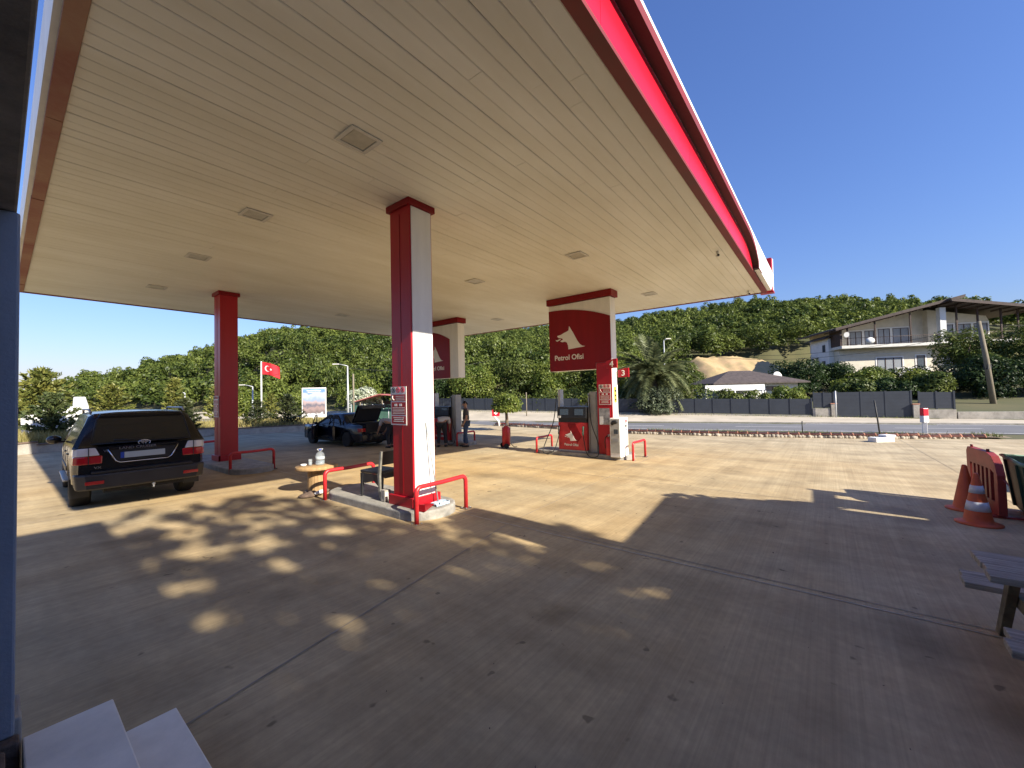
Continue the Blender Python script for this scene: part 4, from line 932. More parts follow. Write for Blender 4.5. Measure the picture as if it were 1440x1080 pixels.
def person(label,loc,rz,P,shirt,trouser,scale=1,sleeve=.5):
    """P: joint positions, local +y is the way the person faces, feet on z=0"""
    g=thing('person',label,'person',loc,rz); g.scale=(scale,)*3
    Vv={n:Vector(p) for n,p in P.items()}
    def lerp(a,b,t): return Vv[a]*(1-t)+Vv[b]*t
    J={'pelvis':(Vv['pelvis'],.115),'waist':(Vv['waist'],.115),'chest':(Vv['chest'],.145),'neck':(Vv['neck'],.055),'headb':(lerp('neck','head',.45),.06),'head':(Vv['head'],.088),'crown':(Vv['head']+(Vv['head']-Vv['neck']).normalized()*.07,.075)}
    B=[('pelvis','waist'),('waist','chest'),('chest','neck'),('neck','headb'),('headb','head'),('head','crown')]
    ex=MB()
    for s in 'lr':
        J['sh'+s]=(Vv['sh'+s],.062); J['el'+s]=(Vv['el'+s],.045); J['wr'+s]=(Vv['wr'+s],.03)
        hd=(Vv['wr'+s]-Vv['el'+s]).normalized(); J['pa'+s]=(Vv['wr'+s]+hd*.075,.036)
        J['hip'+s]=(Vv['hip'+s],.095); J['kn'+s]=(Vv['kn'+s],.06); J['an'+s]=(Vv['an'+s],.042)
        fd=Vector((0,1,0)) if 'fd' not in P else Vv['fd']
        J['to'+s]=(Vv['an'+s]+fd*.16+Vector((0,0,-.045)),.034)
        B+= [('chest','sh'+s),('sh'+s,'el'+s),('el'+s,'wr'+s),('wr'+s,'pa'+s),('pelvis','hip'+s),('hip'+s,'kn'+s),('kn'+s,'an'+s),('an'+s,'to'+s)]
        # fingers
        side=hd.cross(Vector((1,0,0))); side=side.normalized() if side.length>.01 else Vector((0,1,0)); cup=hd.cross(side).normalized()
        if s=='l': cup=-cup
        for q,(ln,off) in enumerate(((.070,-.028),(.080,-.009),(.075,.010),(.058,.027))):
            b0=Vv['wr'+s]+hd*.085+side*off; ex.tube([b0,b0+hd*ln*.5+cup*.004,b0+hd*ln*.85+cup*.02],[.009,.0085,.007],6)
        b0=Vv['wr'+s]+hd*.04-side*.03; ex.tube([b0,b0+hd*.03-side*.022,b0+hd*.055-side*.024+cup*.012],[.011,.0095,.008],6)
    h=Vv['head']; up=(Vv['head']-Vv['neck']).normalized(); fw=Vector(P.get('look',(0,1,0))).normalized(); fw=(fw-up*fw.dot(up)).normalized(); rt=fw.cross(up)
    ex.tube([h+fw*.085+up*.02,h+fw*.118-up*.018,h+fw*.09-up*.03],[.012,.018,.012],8)
    for s in (-1,1): ex.ball(h+rt*s*.088+fw*.0,.016,.022,.03,8,6)
    ex.tube([h+fw*.086-up*.055-rt*.022,h+fw*.094-up*.056,h+fw*.086-up*.055+rt*.022],.007,6)
    body=skin_mesh('body',J,B,M['skin'],g,2,ex)
    e=MB()
    for s in (-1,1): e.ball(h+rt*s*.034+fw*.083+up*.022,.011,.011,.009,8,6)
    e.build('eyes',M['black'],g)
    # hair cap
    k=MB(); rings=[]
    for j in range(8):
        t=math.pi/2*(j/7); rr=math.cos(t)
        rings.append([h-fw*.012+up*(.012+.118*math.sin(t))+(rt*math.cos(a)*.096*rr+fw*math.sin(a)*(.104 if math.sin(a)<0 else .088)*rr)-up*(.07*max(0,-math.sin(a))*rr) for a in np.linspace(0,2*math.pi,17)[:-1]])
    k.ring(rings); k.build('hair',M['hair'],g)
    # shirt, trousers, shoes
    S={'waistb':(lerp('pelvis','waist',.15),.145),'waist':(Vv['waist'],.138),'chest':(Vv['chest'],.165),'collar':(lerp('chest','neck',.72),.075)}
    SB=[('waistb','waist'),('waist','chest'),('chest','collar')]
    for s in 'lr':
        S['sh'+s]=(Vv['sh'+s],.078); S['sl'+s]=(lerp('sh'+s,'el'+s,.85),.068); SB+= [('chest','sh'+s),('sh'+s,'sl'+s)]
    skin_mesh('shirt',S,SB,shirt,g,2)
    T={'pelvis':(lerp('pelvis','waist',.2),.14)}; TB=[]
    for s in 'lr':
        T['hip'+s]=(Vv['hip'+s],.115); T['kn'+s]=(Vv['kn'+s],.078); T['cu'+s]=(lerp('kn'+s,'an'+s,.93),.068); TB+= [('pelvis','hip'+s),('hip'+s,'kn'+s),('kn'+s,'cu'+s)]
    skin_mesh('trousers',T,TB,trouser,g,2)
    for s in 'lr':
        fd=Vector((0,1,0)) if 'fd' not in P else Vv['fd']; a=Vv['an'+s]
        k=MB(); k.tube([(a.x-fd.x*.07,a.y-fd.y*.07,.045),(a.x,a.y,.055),(a.x+fd.x*.12,a.y+fd.y*.12,.042),(a.x+fd.x*.20,a.y+fd.y*.20,.03)],[.04,.052,.046,.026],10); k.build('shoe',M['black'],g)
    return g
stand=dict(pelvis=(0,0,.95),waist=(0,.01,1.10),chest=(0,0,1.33),neck=(0,.01,1.50),head=(0,.035,1.64),
  shl=(-.19,0,1.42),ell=(-.24,-.05,1.14),wrl=(-.22,.07,.90),shr=(.19,0,1.42),elr=(.25,-.03,1.13),wrr=(.23,.12,.90),
  hipl=(-.10,0,.90),knl=(-.11,.03,.49),anl=(-.14,-.04,.09),hipr=(.10,0,.90),knr=(.12,.06,.49),anr=(.15,.08,.09),look=(-.25,1,-.1))
person('standing man in a charcoal shirt and blue jeans by the far fuel pump',(11.85,11.70,GZ(12,12)),R(128-90),stand,M['tgrey'],M['jeans'],1.07)
bend=dict(pelvis=(0,-.12,.90),waist=(0,-.02,1.02),chest=(0,.20,1.13),neck=(0,.37,1.10),head=(0,.48,1.02),
  shl=(-.19,.26,1.10),ell=(-.21,.36,.83),wrl=(-.17,.50,.63),shr=(.19,.26,1.10),elr=(.21,.33,.83),wrr=(.16,.46,.62),
  hipl=(-.10,-.12,.86),knl=(-.12,.0,.48),anl=(-.13,-.08,.09),hipr=(.10,-.12,.86),knr=(.12,.05,.48),anr=(.13,.02,.09),look=(0,.5,-1))
person('man in a white shirt bending down beside the far fuel pump',(11.25,12.5,GZ(11.3,12.5)),R(-60),bend,M['twhite'],M['trouser'],1.05)
person('person in a pale grey shirt bending into the open boot of the blue car',(9.88,14.1,GZ(9.9,14.1)),R(8),bend,M['tlilac'],M['trouser'],1.02)
# ------------------------------------------------------------------ spool table and what stands on it
zs=GZ(4.1,8.4)
n=thing('cable_spool_table','wooden cable spool used as a small table near the red guard rail','table',(4.1,8.4,zs))
k=MB(); k.lathe([(0,.50),(.40,.50),(.405,.51),(.405,.55),(.40,.56),(0,.56)],n=40); k.build('table_top',M['wood'],n)
k=MB()
for i in range(18):
    t=2*math.pi*i/18; k.obox((.165*math.cos(t),.165*math.sin(t),.28),(.016*math.cos(t),.016*math.sin(t),0),(-.055*math.sin(t),.055*math.cos(t),0),(0,0,.44))
k.build('drum_slats',M['wood'],n)
k=MB(); k.lathe([(0,0),(.23,0),(.235,.05),(0,.05)],n=32); k.build('bottom_flange',M['brownstone'],n)
n=thing('water_bottle','large clear plastic water bottle on the cable spool table','bottle',(4.17,8.40,zs+.56))
k=MB(); k.lathe([(.005,.002),(.085,.002),(.09,.02),(.09,.10),(.084,.11),(.09,.12),(.09,.19),(.075,.235),(.035,.275),(.022,.285),(.022,.305)],n=20); k.build('body',M['clear'],n)
k=MB(); k.lathe([(.0,.008),(.083,.008),(.084,.09),(0,.092)],n=20); k.build('water',M['water'],n)
k=MB(); k.lathe([(.0905,.12),(.0915,.122),(.0915,.165),(.0905,.167)],n=20); k.build('label_band',M['plate'],n)
k=MB(); k.lathe([(0,.30),(.027,.30),(.027,.325),(0,.327)],n=16); k.build('cap',M['blue'],n)
k=MB(); k.tube([(.03,0,.29),(.06,0,.33),(-.06,0,.33),(-.03,0,.29)],.006,6); k.build('handle',M['paper'],n)
n=thing('drinking_glass','clear drinking glass beside the water bottle','glass',(4.0,8.47,zs+.56)); k=MB(); k.lathe([(.005,.002),(.032,.002),(.040,.13),(.037,.13),(.029,.012),(.005,.01)],n=18); k.build('tumbler',M['clear'],n)
k=MB(); k.lathe([(.0,.012),(.03,.012),(.034,.07),(0,.071)],n=16); k.build('water',M['water'],n)
n=thing('ashtray','small white dish on the left of the cable spool table','dish',(3.90,8.55,zs+.56)); k=MB(); k.lathe([(0,.003),(.05,.003),(.06,.035),(.052,.035),(.045,.014),(0,.012)],n=18); k.build('dish',M['paper'],n)
n=thing('flat_stone','flat brown stone on the ground beside the spool table','stone',(3.80,8.12,GZ(3.8,8.1))); k=MB(); k.ball((0,0,.035),.2,.14,.05,14,6); k.ball((.09,.05,.04),.11,.12,.06,10,5); k.build('stone',M['brownstone'],n)
n=thing('crumpled_bag','crumpled white bag lying on the flat brown stone','bag',(3.95,8.02,GZ(3.9,8)+.07)); k=MB(); g=random.Random(4)
for i in range(7): k.ball((g.uniform(-.07,.07),g.uniform(-.05,.05),g.uniform(.0,.03)),g.uniform(.03,.07),g.uniform(.03,.06),g.uniform(.015,.035),7,5)
k.build('bag',M['paper'],n)
# chair
n=thing('chair','dark chair with worn pale legs standing on the island by the nearest column','chair',(4.38,6.55,GZ(4.4,6.5)+.15),R(4))
for s in (-1,1):
    k=MB(); k.prism([(-.30,0),(-.26,0),(-.225,.42),(-.30,.84),(-.345,.84),(-.285,.42)],lambda y,z:(s*.23-.022,y,z),lambda y,z:(s*.23+.022,y,z)); k.build('rear_leg',M['chairframe'],n,bev=.004)
    k=MB(); k.prism([(.24,0),(.27,0),(.28,.42),(.20,.42)],lambda y,z:(s*.22-.02,y,z),lambda y,z:(s*.22+.02,y,z)); k.build('front_leg',M['chairdark'],n,bev=.004)
    k=MB(); k.prism([(-.26,.42),(.28,.42),(.27,.34),(.16,.24),(-.10,.30),(-.25,.20)],lambda y,z:(s*.22-.012,y,z),lambda y,z:(s*.22+.012,y,z)); k.build('side_apron',M['chairdark'],n)
k=MB(); k.box(-.235,.235,-.235,.29,.425,.475); k.build('seat',M['chairdark'],n,bev=.015)
k=MB(); k.obox((0,-.305,.71),(.42,0,0),(0,.025,0),(0,-.02,.24)); k.build('backrest',M['chairdark'],n,bev=.006)
n=thing('small_block','small beige block behind the chair leg beside the column','block',(4.16,6.08,GZ(4.2,6.1)+.15)); k=MB(); k.box(-.06,.06,-.05,.07,0,.19); k.box(-.05,.05,-.055,-.0505,.03,.16,1); k.build('block',[M['conc'],M['offwhite']],n,bev=.008)
# mop leaning on the white face, dust pan
n=thing('floor_mop','mop with a thin grey stick leaning on the white front face of the nearest column','mop',(4.50,5.18,zmain+.01))
k=MB(); k.tube([(.03,-.02,.04),(-.08,.125,1.36)],.011,8); k.build('stick',M['greypaint'],n)
k=MB(); g=random.Random(9)
k.obox((.03,-.03,.035),(.28,.03,0),(-.01,.09,0),(0,0,.03))
for i in range(26):
    x=g.uniform(-.11,.17); k.tube([(x,-.05,.04),(x+g.uniform(-.03,.03),-.11,.03),(x+g.uniform(-.05,.05),-.15,.008)],.011,5)
k.build('mop_head',mat('mop_cloth',(.42,.52,.62),.9,noise=(20,.4)),n)
n=thing('metal_dustpan','dark red metal pan lying in front of the column foot','dustpan',(4.22,5.12,zmain+.012),R(20)); k=MB(); k.obox((0,0,.02),(.3,.02,.03),(-.02,.16,0),(0,0,.015)); k.obox((-.13,.0,.06),(.015,0,0),(0,.16,0),(0,0,.08)); k.build('pan',M['deepred'],n)
# ------------------------------------------------------------------ right hand foreground: cones, barrier, skip, picnic table
def cone(loc,label,tilt=(0,0),bands=True):
    n=thing('traffic_cone',label,'traffic cone',loc,R(20),'orange traffic cones'); n.rotation_euler=(R(tilt[0]),R(tilt[1]),R(20))
    rr=lambda z:.165-.135*(z/.72)
    k=MB(); k.lathe([(.24,.0),(.245,.02),(.19,.035),(rr(.04),.04)]+[(rr(z),z) for z in (.1,.2)]+[(rr(.72),.72),(.02,.735),(.0,.735)],n=28); k.build('cone_body',M['orange'],n)
    if bands:
        for z0,z1 in ((.20,.33),(.45,.56)):
            k=MB(); k.lathe([(rr(z0)+.001,z0),(rr(z0)+.004,z0),(rr(z1)+.004,z1),(rr(z1)+.001,z1)],n=28); k.build('reflective_band',M['reflect'],n)
    n.scale=(1.0,)*3
    return n
cone((8.82,-1.66,GZ(8.8,-1.5)),'orange traffic cone with white bands in front of the red barrier')
cone((9.80,-1.72,GZ(9.7,-1.5)),'orange traffic cone without bands behind the banded cone',(0,0),False)
n=thing('plastic_barrier','faded red plastic road barrier with slots leaning by the green skip','barrier',(9.36,-2.02,GZ(9.8,-1.9)),R(4))
Lb=1.22; th=.045
outer=[(0,.06),(.02,0),(.05,0),(.16,0),(.18,.05),(Lb-.18,.05),(Lb-.16,0),(Lb-.05,0),(Lb,.05),(Lb,.86),(Lb-.05,.96),(.42,.97),(.22,.94),(.06,.80),(0,.60)]
k=MB()
def bb(x0,x1,z0,z1): k.box(x0,x1,-th,th,z0,z1)
bb(.0,Lb,.05,.24); 
k.prism([(Lb,.72),(Lb,.90),(Lb-.06,.97),(.38,.97),(.20,.93),(.07,.82),(0,.66),(.0,.60),(.12,.68),(.24,.72)],lambda x,z:(x,-th,z),lambda x,z:(x,th,z))
bb(.0,.12,.24,.60); k.prism([(.0,.60),(.12,.60),(.12,.69)],lambda x,z:(x,-th,z),lambda x,z:(x,th,z))
for i in range(6): x=.12+.165*(i+1); bb(x-.038,x+.038,.24,.72) if i<5 else bb(x-.04,Lb,.24,.72)
for x in (.12,Lb-.22): bb(x,x+.16,0,.05)
k.build('panel',M['barrier'],n,bev=.012)
for x in (.45,Lb-.1):
    k=MB(); k.tube([(x,0,.965),(x,0,1.01)],.02,8); k.build('peg',M['dustred'],n)
for x in (.1,Lb-.1):
    k=MB(); k.box(x-.05,x+.05,-.22,.22,-.0,.035); k.build('foot',M['barrier'],n,bev=.01)
def skip(loc,rz,label):
    n=thing('waste_skip',label,'skip',loc,rz,'open metal skips')
    k=MB(); w,l,h=1.25,1.1,.86
    p0=[(-w/2+.1,-l/2+.08,.08),(w/2-.1,-l/2+.08,.08),(w/2-.1,l/2-.08,.08),(-w/2+.1,l/2-.08,.08)]; p1=[(-w/2,-l/2,h),(w/2,-l/2,h),(w/2,l/2,h),(-w/2,l/2,h)]
    q1=[(x*.95,y*.95,z) for x,y,z in p1]; q0=[(x*.95,y*.95,z+.04) for x,y,z in p0]
    k.ring([p0,p1,q1,q0],0,False); k.build('tub',M['dump'],n,bev=.01)
    k=MB(); k.tube(p1+[p1[0]],.03,8); k.build('rim',M['dumprim'],n)
    for sx in (-1,1):
        k=MB(); k.prism([(sx*.33-.03,.1),(sx*.33+.03,.1),(sx*.36+.03,h-.04),(sx*.36-.03,h-.04)],lambda x,z:(x,l/2-.085+.08*(z-.08)/.78+.002,z),lambda x,z:(x,l/2-.05+.08*(z-.08)/.78,z)); k.build('rib',M['dump'],n)
    for sx in (-1,1):
        for sy in (-1,1):
            k=MB(); k.tube([(sx*.42-.02,sy*.38,.06),(sx*.42+.02,sy*.38,.06)],.06,12); k.build('castor',M['rubber'],n)
    return n
skip((9.72,-2.76,GZ(9.6,-2.6)),R(-4),'green metal skip behind the red plastic barrier')
skip((12.6,-4.35,GZ(12.6,-4.3)),R(3),'unseen green metal skip added to cast a shadow on the yard beyond the barrier')  # second skip is unseen, added only for the shadow it throws
n=thing('picnic_table','weathered grey wooden picnic table with benches at the right edge','picnic table',(4.2,-.79,GZ(4.2,-1.5)),R(-1.5))
Lt=2.0; g=random.Random(6)
k=MB()
for i in range(4):
    x=-.26+.137*i; k.box(x,x+.131,-Lt-g.uniform(0,.02),g.uniform(-.015,.01),.665,.71)
k.build('table_top',M['oldwood'],n,bev=.005)
for x0,zz,nm in ((.47,.355,0),(-.78,.44,1)):
    k=MB(); k.box(x0,x0+.155,-Lt,.02+g.uniform(-.02,.02),zz,zz+.045); k.box(x0+.16,x0+.31,-Lt,.0,zz,zz+.045); k.build('bench_seat',M['oldwood'],n,bev=.005)
for yy in (-.2,-1.75):
    k=MB(); k.obox((.43,yy,.33),(.10,0,0),(0,.055,0),(-.46,0,.69)); k.build('leg',M['oldwoodleg'],n,bev=.004)
    k=MB(); k.obox((-.43,yy,.33),(.10,0,0),(0,.055,0),(.46,0,.69)); k.build('leg',M['oldwoodleg'],n,bev=.004)
    k=MB(); k.obox((0,yy-.056,.37),(1.5,0,-.08),(0,.05,0),(0,0,.1)); k.build('cross_beam',M['oldwoodleg'],n,bev=.004)

rng=random.Random(44); Vd=[];Qd=[]
for i in range(260):
    x,y=rng.uniform(.8,13),rng.uniform(-2,9.5); r=rng.uniform(.004,.012)*(1 if rng.random()<.9 else 1.7); t=rng.uniform(0,6.28); z=GZ(x,y)+.008; b=len(Vd)
    for q in range(4): Vd.append((x+r*(1,.45,1,.45)[q]*math.cos(t+q*1.5708),y+r*(1,.45,1,.45)[q]*math.sin(t+q*1.5708),z+rng.uniform(0,.012)))
    Qd.append((b,b+1,b+2,b+3))
tag(npmesh('leaf_litter',Vd,Qd,M['brownstone']),'tiny dry leaves and crumbs scattered over the concrete yard','litter',kind='stuff')
# ------------------------------------------------------------------ fences, gate, walls along the road
def FP(a,n=44,z=0): p=V(a,n-.457*a); p.z=z; return p
FD=(FP(1)-FP(0)).normalized(); FN=Vector((-FD.y,FD.x,0)); FN=FN if FN.dot(FP(0,45)-FP(0,44))>0 else -FN
def fence(a0,a1,npan,h,zb,label):
    o=FP(a0); f=thing('panel_fence',label,'fence',(o.x,o.y,zb(a0)),0,'anthracite panel fences along the road')
    def rel(p): return p-Vector((o.x,o.y,zb(a0)))
    for i in range(npan+1):
        a=a0+(a1-a0)*i/npan; p=FP(a,44,zb(a)); k=MB(); k.obox(rel(p+Vector((0,0,h/2+.02))),FD*.1,FN*.1,(0,0,h+.06)); k.build('post',M['fence'],f)
    for i in range(npan):
        u=a0+(a1-a0)*i/npan; v=a0+(a1-a0)*(i+1)/npan; p,q=FP(u,44,zb(u)),FP(v,44,zb(v)); c=(p+q)/2; d=(q-p); d-=d.normalized()*.1
        k=MB(); nb=max(3,int(h/.24))
        for j in range(nb):
            hh=(h-.06)/nb; k.obox(rel(c+Vector((0,0,.04+hh*(j+.5)))),d,FN*.035,(0,0,hh-.008))
        k.obox(rel(c+Vector((0,0,h/2))),d,FN*.02,(0,0,h-.08)); k.build('panel',M['fence'],f)
    return f
fence(-16,24.35,31,1.36,lambda a:zfence(a)+.10,'long low dark grey panel fence across the road')
k=MB()
for i in range(31):
    u=-16+40.35*i/31; v=-16+40.35*(i+1)/31; p,q=FP(u,44,zfence(u)),FP(v,44,zfence(v)); k.obox((p+q)/2+Vector((0,0,-.05)),(q-p)*1.002,FN*.22,(0,0,.30))
tag(k.build('fence_footing',M['conc']),'low concrete footing under the long dark grey fence','wall')
fence(24.5,25.7,2,1.28,lambda a:zfence(a)+.68,'short raised dark grey fence left of the gate')
fence(30.35,32.1,2,1.28,lambda a:zfence(a)+.70,'short raised dark grey fence right of the gate')
def wall(a0,a1,h,label,m,th=.24,zo=-.15,n=44):
    p,q=FP(a0,n),FP(a1,n); z=zfence((a0+a1)/2); k=MB(); k.obox(((p+q)/2)+Vector((0,0,z+zo+(h-zo)/2)),(q-p),FN*th,(0,0,h-zo)); return tag(k.build('low_wall',m,bev=.02),label,'wall')
wall(24.4,25.45,.66,'rough concrete wall under the raised fence left of the gate',M['conc'])
wall(30.4,32.15,.66,'rough concrete wall under the raised fence right of the gate',M['conc'])
wall(32.2,44,.55,'long low pale concrete wall on the far right across the road',M['conc'],.25)
for a,lb in ((25.65,'left'),(30.15,'right')):
    p=FP(a); k=MB(); k.obox(p+Vector((0,0,zfence(a)+.48)),FD*.36,FN*.36,(0,0,1.1)); k.obox(p+Vector((0,0,zfence(a)+1.06)),FD*.42,FN*.42,(0,0,.06),1); tag(k.build('gate_pier',[M['conc'],M['tile']],bev=.015),'concrete gate pier on the %s of the dark grey gate'%lb,'pier')
g0=FP(25.9); gt=thing('sliding_gate','wide dark grey panel gate across the road below the big house','gate',(g0.x,g0.y,-.50))
gl=(FP(29.95)-FP(25.9)).length
for i in range(3):
    k=MB()
    for j in range(7): k.obox(FD*(gl*(i+.5)/3)+Vector((0,0,.12+.28*(j+.5))),FD*(gl/3-.1),FN*.04,(0,0,.272))
    k.obox(FD*(gl*(i+.5)/3)+Vector((0,0,1.1)),FD*(gl/3-.1),FN*.02,(0,0,1.9)); k.build('board_panel',M['fence'],gt)
for i in range(4):
    k=MB(); k.obox(FD*(gl*i/3)+Vector((0,0,1.1)),FD*.1,FN*.08,(0,0,2.06)); k.build('gate_post',M['fence'],gt)
# ------------------------------------------------------------------ roadside bits
def pole(name,label,cat,p,h,r,m,group=None,lean=(0,0),r2=None):
    o=thing(name,label,cat,p,0,group); k=MB(); k.tube([(0,0,-.2),(lean[0]*.5,lean[1]*.5,h*.5),(lean[0],lean[1],h)],[r,(r+(r2 or r))/2,r2 or r],10); k.build('shaft',m,o); return o
n=thing('hydrant_sign','small red square sign with a white cross on a bent white post by the road','sign',(23.0,19.6,-.36),R(38-90+180))
n.rotation_euler=(0,0,0)
k=MB(); A,Bv=Vector((SA,-CA,0)),Vector((CA,SA,0))
k.tube([A*.25+Vector((0,0,-.1)),A*.22+Vector((0,0,.35)),A*.0+Vector((0,0,.62)),A*-.12+Vector((0,0,.72))],.07,10); k.build('post',M['white'],n)
k=MB(); k.obox((0,0,1.0),A*.56,Bv*.04,(0,0,.48)); k.build('sign_face',M['fred'],n)
k=MB(); k.obox(Vector((0,0,1.0))-Bv*.024,A*.26,Bv*.006,(0,0,.09)); k.obox(Vector((0,0,1.0))-Bv*.0245,A*.09,Bv*.006,(0,0,.26)); k.build('cross',M['logo'],n)
n=thing('marker_post','white post with a red box and a white box on top beside the road','marker post',(29.3,-3.85,-.5))
k=MB(); k.box(-.09,.09,-.09,.09,-.1,.75); k.build('post',M['white'],n,bev=.01)
k=MB(); k.obox((0,0,.72),A*.27,Bv*.22,(0,0,.34)); k.build('white_box',M['paper'],n,bev=.02)
k=MB(); k.obox((-.0,0,1.09),A*.26,Bv*.21,(0,0,.38)); k.build('red_box',M['fred'],n,bev=.02)
n=thing('concrete_block','white concrete block standing on the yard in front of the tile edging','block',(22.75,-1.72,GZ(22.7,-1.7))); n.rotation_euler=(0,0,R(-50))
k=MB(); k.box(-.45,.35,-.2,.2,0,.2); k.box(.0,.42,-.19,.19,.202,.30); k.build('block',M['whitewall'],n,bev=.03)
pole('thin_stake','thin dark stake leaning behind the white concrete block','stake',(23.6,-1.75,-.40),1.75,.03,M['cable'],None,(-A.x*.22,-A.y*.22))
pole('thin_stake','short thin dark stake by the tile edging in front of the road','stake',(24.6,1.05,-.40),.72,.025,M['cable'])
pole('grey_pipe','thin grey pipe standing beside the left gate pier','pipe',tuple(FP(25.45,43.4,-.4)),2.1,.05,M['galv'])
pole('sign_pole','thin pale pole with a small yellow plate on the far pavement','pole',tuple(FP(1.4,41,-.3)),2.5,.05,M['utilpole'])
# ------------------------------------------------------------------ houses
def HB(o,axX,axY):
    """house frame: local x right along the facade, y away from the road, z up"""
    def mk(parent):
        class K:
            pass
    return None
def house_frame(name,label,a,b,z,rot):
    p=V(a,b); h=thing(name,label,'house',(p.x,p.y,z),YAW-R(90)+R(rot)); return h
# big cream house; x=0 left front corner of the facade, facade faces -y
h=house_frame('big_house','large cream two storey house with a balcony and wide brown timber roofs',42.4,52,3.5,-13); h.scale=(.93,1,1)
def hb(name,m,x0,x1,y0,y1,z0,z1,par=h,bev=0):
    k=MB(); k.box(x0,x1,y0,y1,z0,z1); return k.build(name,m,par,bev=bev)
def window(par,x,z,w,hh,y,n=2,cur=True,door=False):
    k=MB(); t=.07
    f=thing('window' if not door else 'balcony_door',None,None,(x,y,z)); f.parent=par
    k.box(0,w,-.03,.05,0,t);k.box(0,w,-.03,.05,hh-t,hh)
    for i in range(n+1): xx=(w-t)*i/n; k.box(xx,xx+t,-.03,.05,t+.002,hh-t-.002)
    k.build('frame',M['wframe'],f)
    for i in range(n):
        x0=(w-t)*i/n+t; x1=(w-t)*(i+1)/n; k=MB(); k.box(x0,x1,.012,.03,t,hh-t); k.build('pane',M['winglass'] if not cur else M['curtain'],f)
    k=MB(); s=.16; k.box(-s,w+s,-.022,.0,hh+.002,hh+s);k.box(-s,-.002,-.022,.0,-.0,hh);k.box(w+.002,w+s,-.022,.0,0,hh); k.build('surround',M['whitewall'],f)
    return f
hb('lower_wall',M['render'],0,10.7,0,7.5,-1.5,3.35)
hb('upper_wall',M['render'],0,10.9,1.6,7.5,3.55,6.3)
hb('wing_wall',M['render'],10.9,17.6,.8,7.6,-1.5,6.2)
hb('balcony_slab',M['offwhite'],-.35,11.6,-1.3,1.6,3.36,3.72,bev=.02)
hb('wing_slab',M['offwhite'],11.62,19.2,-1.25,.79,3.36,3.70,bev=.02)
k=MB(); k.prism([(0,6.3),(10.9,6.3),(11.0,8.3),(9.8,8.1)],lambda x,z:(x,1.6,z),lambda x,z:(x,7.4,z)); k.build('gable_wall',M['render'],h)
k=MB(); k.prism([(10.9,6.2),(17.6,6.2),(17.3,6.85),(10.9,8.0)],lambda x,z:(x,.8,z),lambda x,z:(x,7.5,z)); k.build('wing_gable',M['render'],h)
# roofs
k=MB(); k.prism([(-1.2,5.75),(13.3,9.0),(13.3,9.22),(-1.2,5.98)],lambda x,z:(x,-1.75,z),lambda x,z:(x,8.5,z)); k.build('left_roof',M['roofbrown'],h)
k=MB()
for i in range(11): x=-.9+1.3*i; zz=5.75+(x+1.2)*.2241-.16; k.obox((x,-.1,zz),(.1,0,.02),(0,3.2,0),(0,0,.15))
k.prism([(-1.2,5.62),(13.2,8.86),(13.2,8.98),(-1.2,5.74)],lambda x,z:(x,-1.80,z),lambda x,z:(x,-1.70,z)); k.build('left_roof_beams',M['timber'],h)
k=MB(); k.prism([(11.3,8.55),(20.9,7.0),(20.9,7.2),(11.3,8.75)],lambda x,z:(x,-2.4,z),lambda x,z:(x,8.2,z)); k.build('right_roof',M['roofbrown'],h)
k=MB()
for i in range(8): x=11.6+1.25*i; zz=8.55-(x-11.3)*.1615-.14; k.obox((x,-.8,zz),(.1,0,-.014),(0,3.2,0),(0,0,.15))
k.prism([(11.3,8.38),(20.9,6.83),(20.9,6.99),(11.3,8.54)],lambda x,z:(x,-2.46,z),lambda x,z:(x,-2.36,z)); k.build('right_roof_beams',M['timber'],h)
hb('chimney_pillar',M['whitewall'],10.95,11.6,-1.1,-.5,3.73,7.9)
for x,zt in ((.4,5.9),(3.6,6.6),(7.6,7.45)): hb('roof_post',M['timber'],x,x+.14,-1.2,-1.06,3.72,zt)
for x,zt in ((12.6,8.15),(14.8,7.8),(17.2,7.4),(18.9,7.15)): hb('roof_post',M['timber'],x,x+.15,-1.2,-1.05,3.70,zt)
k=MB()
for x0,x1 in ((0,10.9),(11.7,19.1)):
    k.tube([(x0,-1.22,4.65),(x1,-1.22,4.65)],.028,6); k.tube([(x0,-1.22,3.85),(x1,-1.22,3.85)],.02,6)
    q=x0
    while q<x1: k.tube([(q,-1.22,3.73),(q,-1.22,4.65)],.012,4); q+=.22
k.build('balcony_railing',M['wframe'],h)
hb('entry_timber_screen',M['timber'],-.34,-.1,-1.0,1.5,3.75,6.0)
window(h,2.2,3.9,1.5,1.9,1.58,2); window(h,4.0,3.74,1.15,2.1,1.58,2,True,True); window(h,5.6,3.74,1.45,2.25,1.58,2,True,True); window(h,7.35,3.74,1.9,2.25,1.58,2,True,True)
for x in (12.2,14.1,15.9): window(h,x,4.3,1.5,1.7,.78,2)
window(h,4.4,.0,2.9,2.1,-.02,3,True,True); window(h,8.9,.75,.95,1.5,-.02,1,False)
window(h,12.5,.7,1.6,1.4,.78,2); 
hb('ledge',M['conc'],4.2,9.6,-1.1,-.03,-.45,-.2); hb('ledge_wall',M['whitewall'],5.9,9.6,-1.15,-1.0,-.198,.75)
hb('string_course',M['offwhite'],0,10.7,-.05,-.003,2.55,2.66)
k=MB(); k.lathe([(.0,.0),(.22,.05),(.33,.17)],n=16,M=Matrix.Rotation(R(100),3,'X')); d=k.build('satellite_dish',M['paper'],h); d.location=(.3,-1.1,5.15)
k=MB(); k.ball((3.0,-1.25,4.25),.55,.25,.4,10,6); k.build('balcony_cover',M['paper'],h)
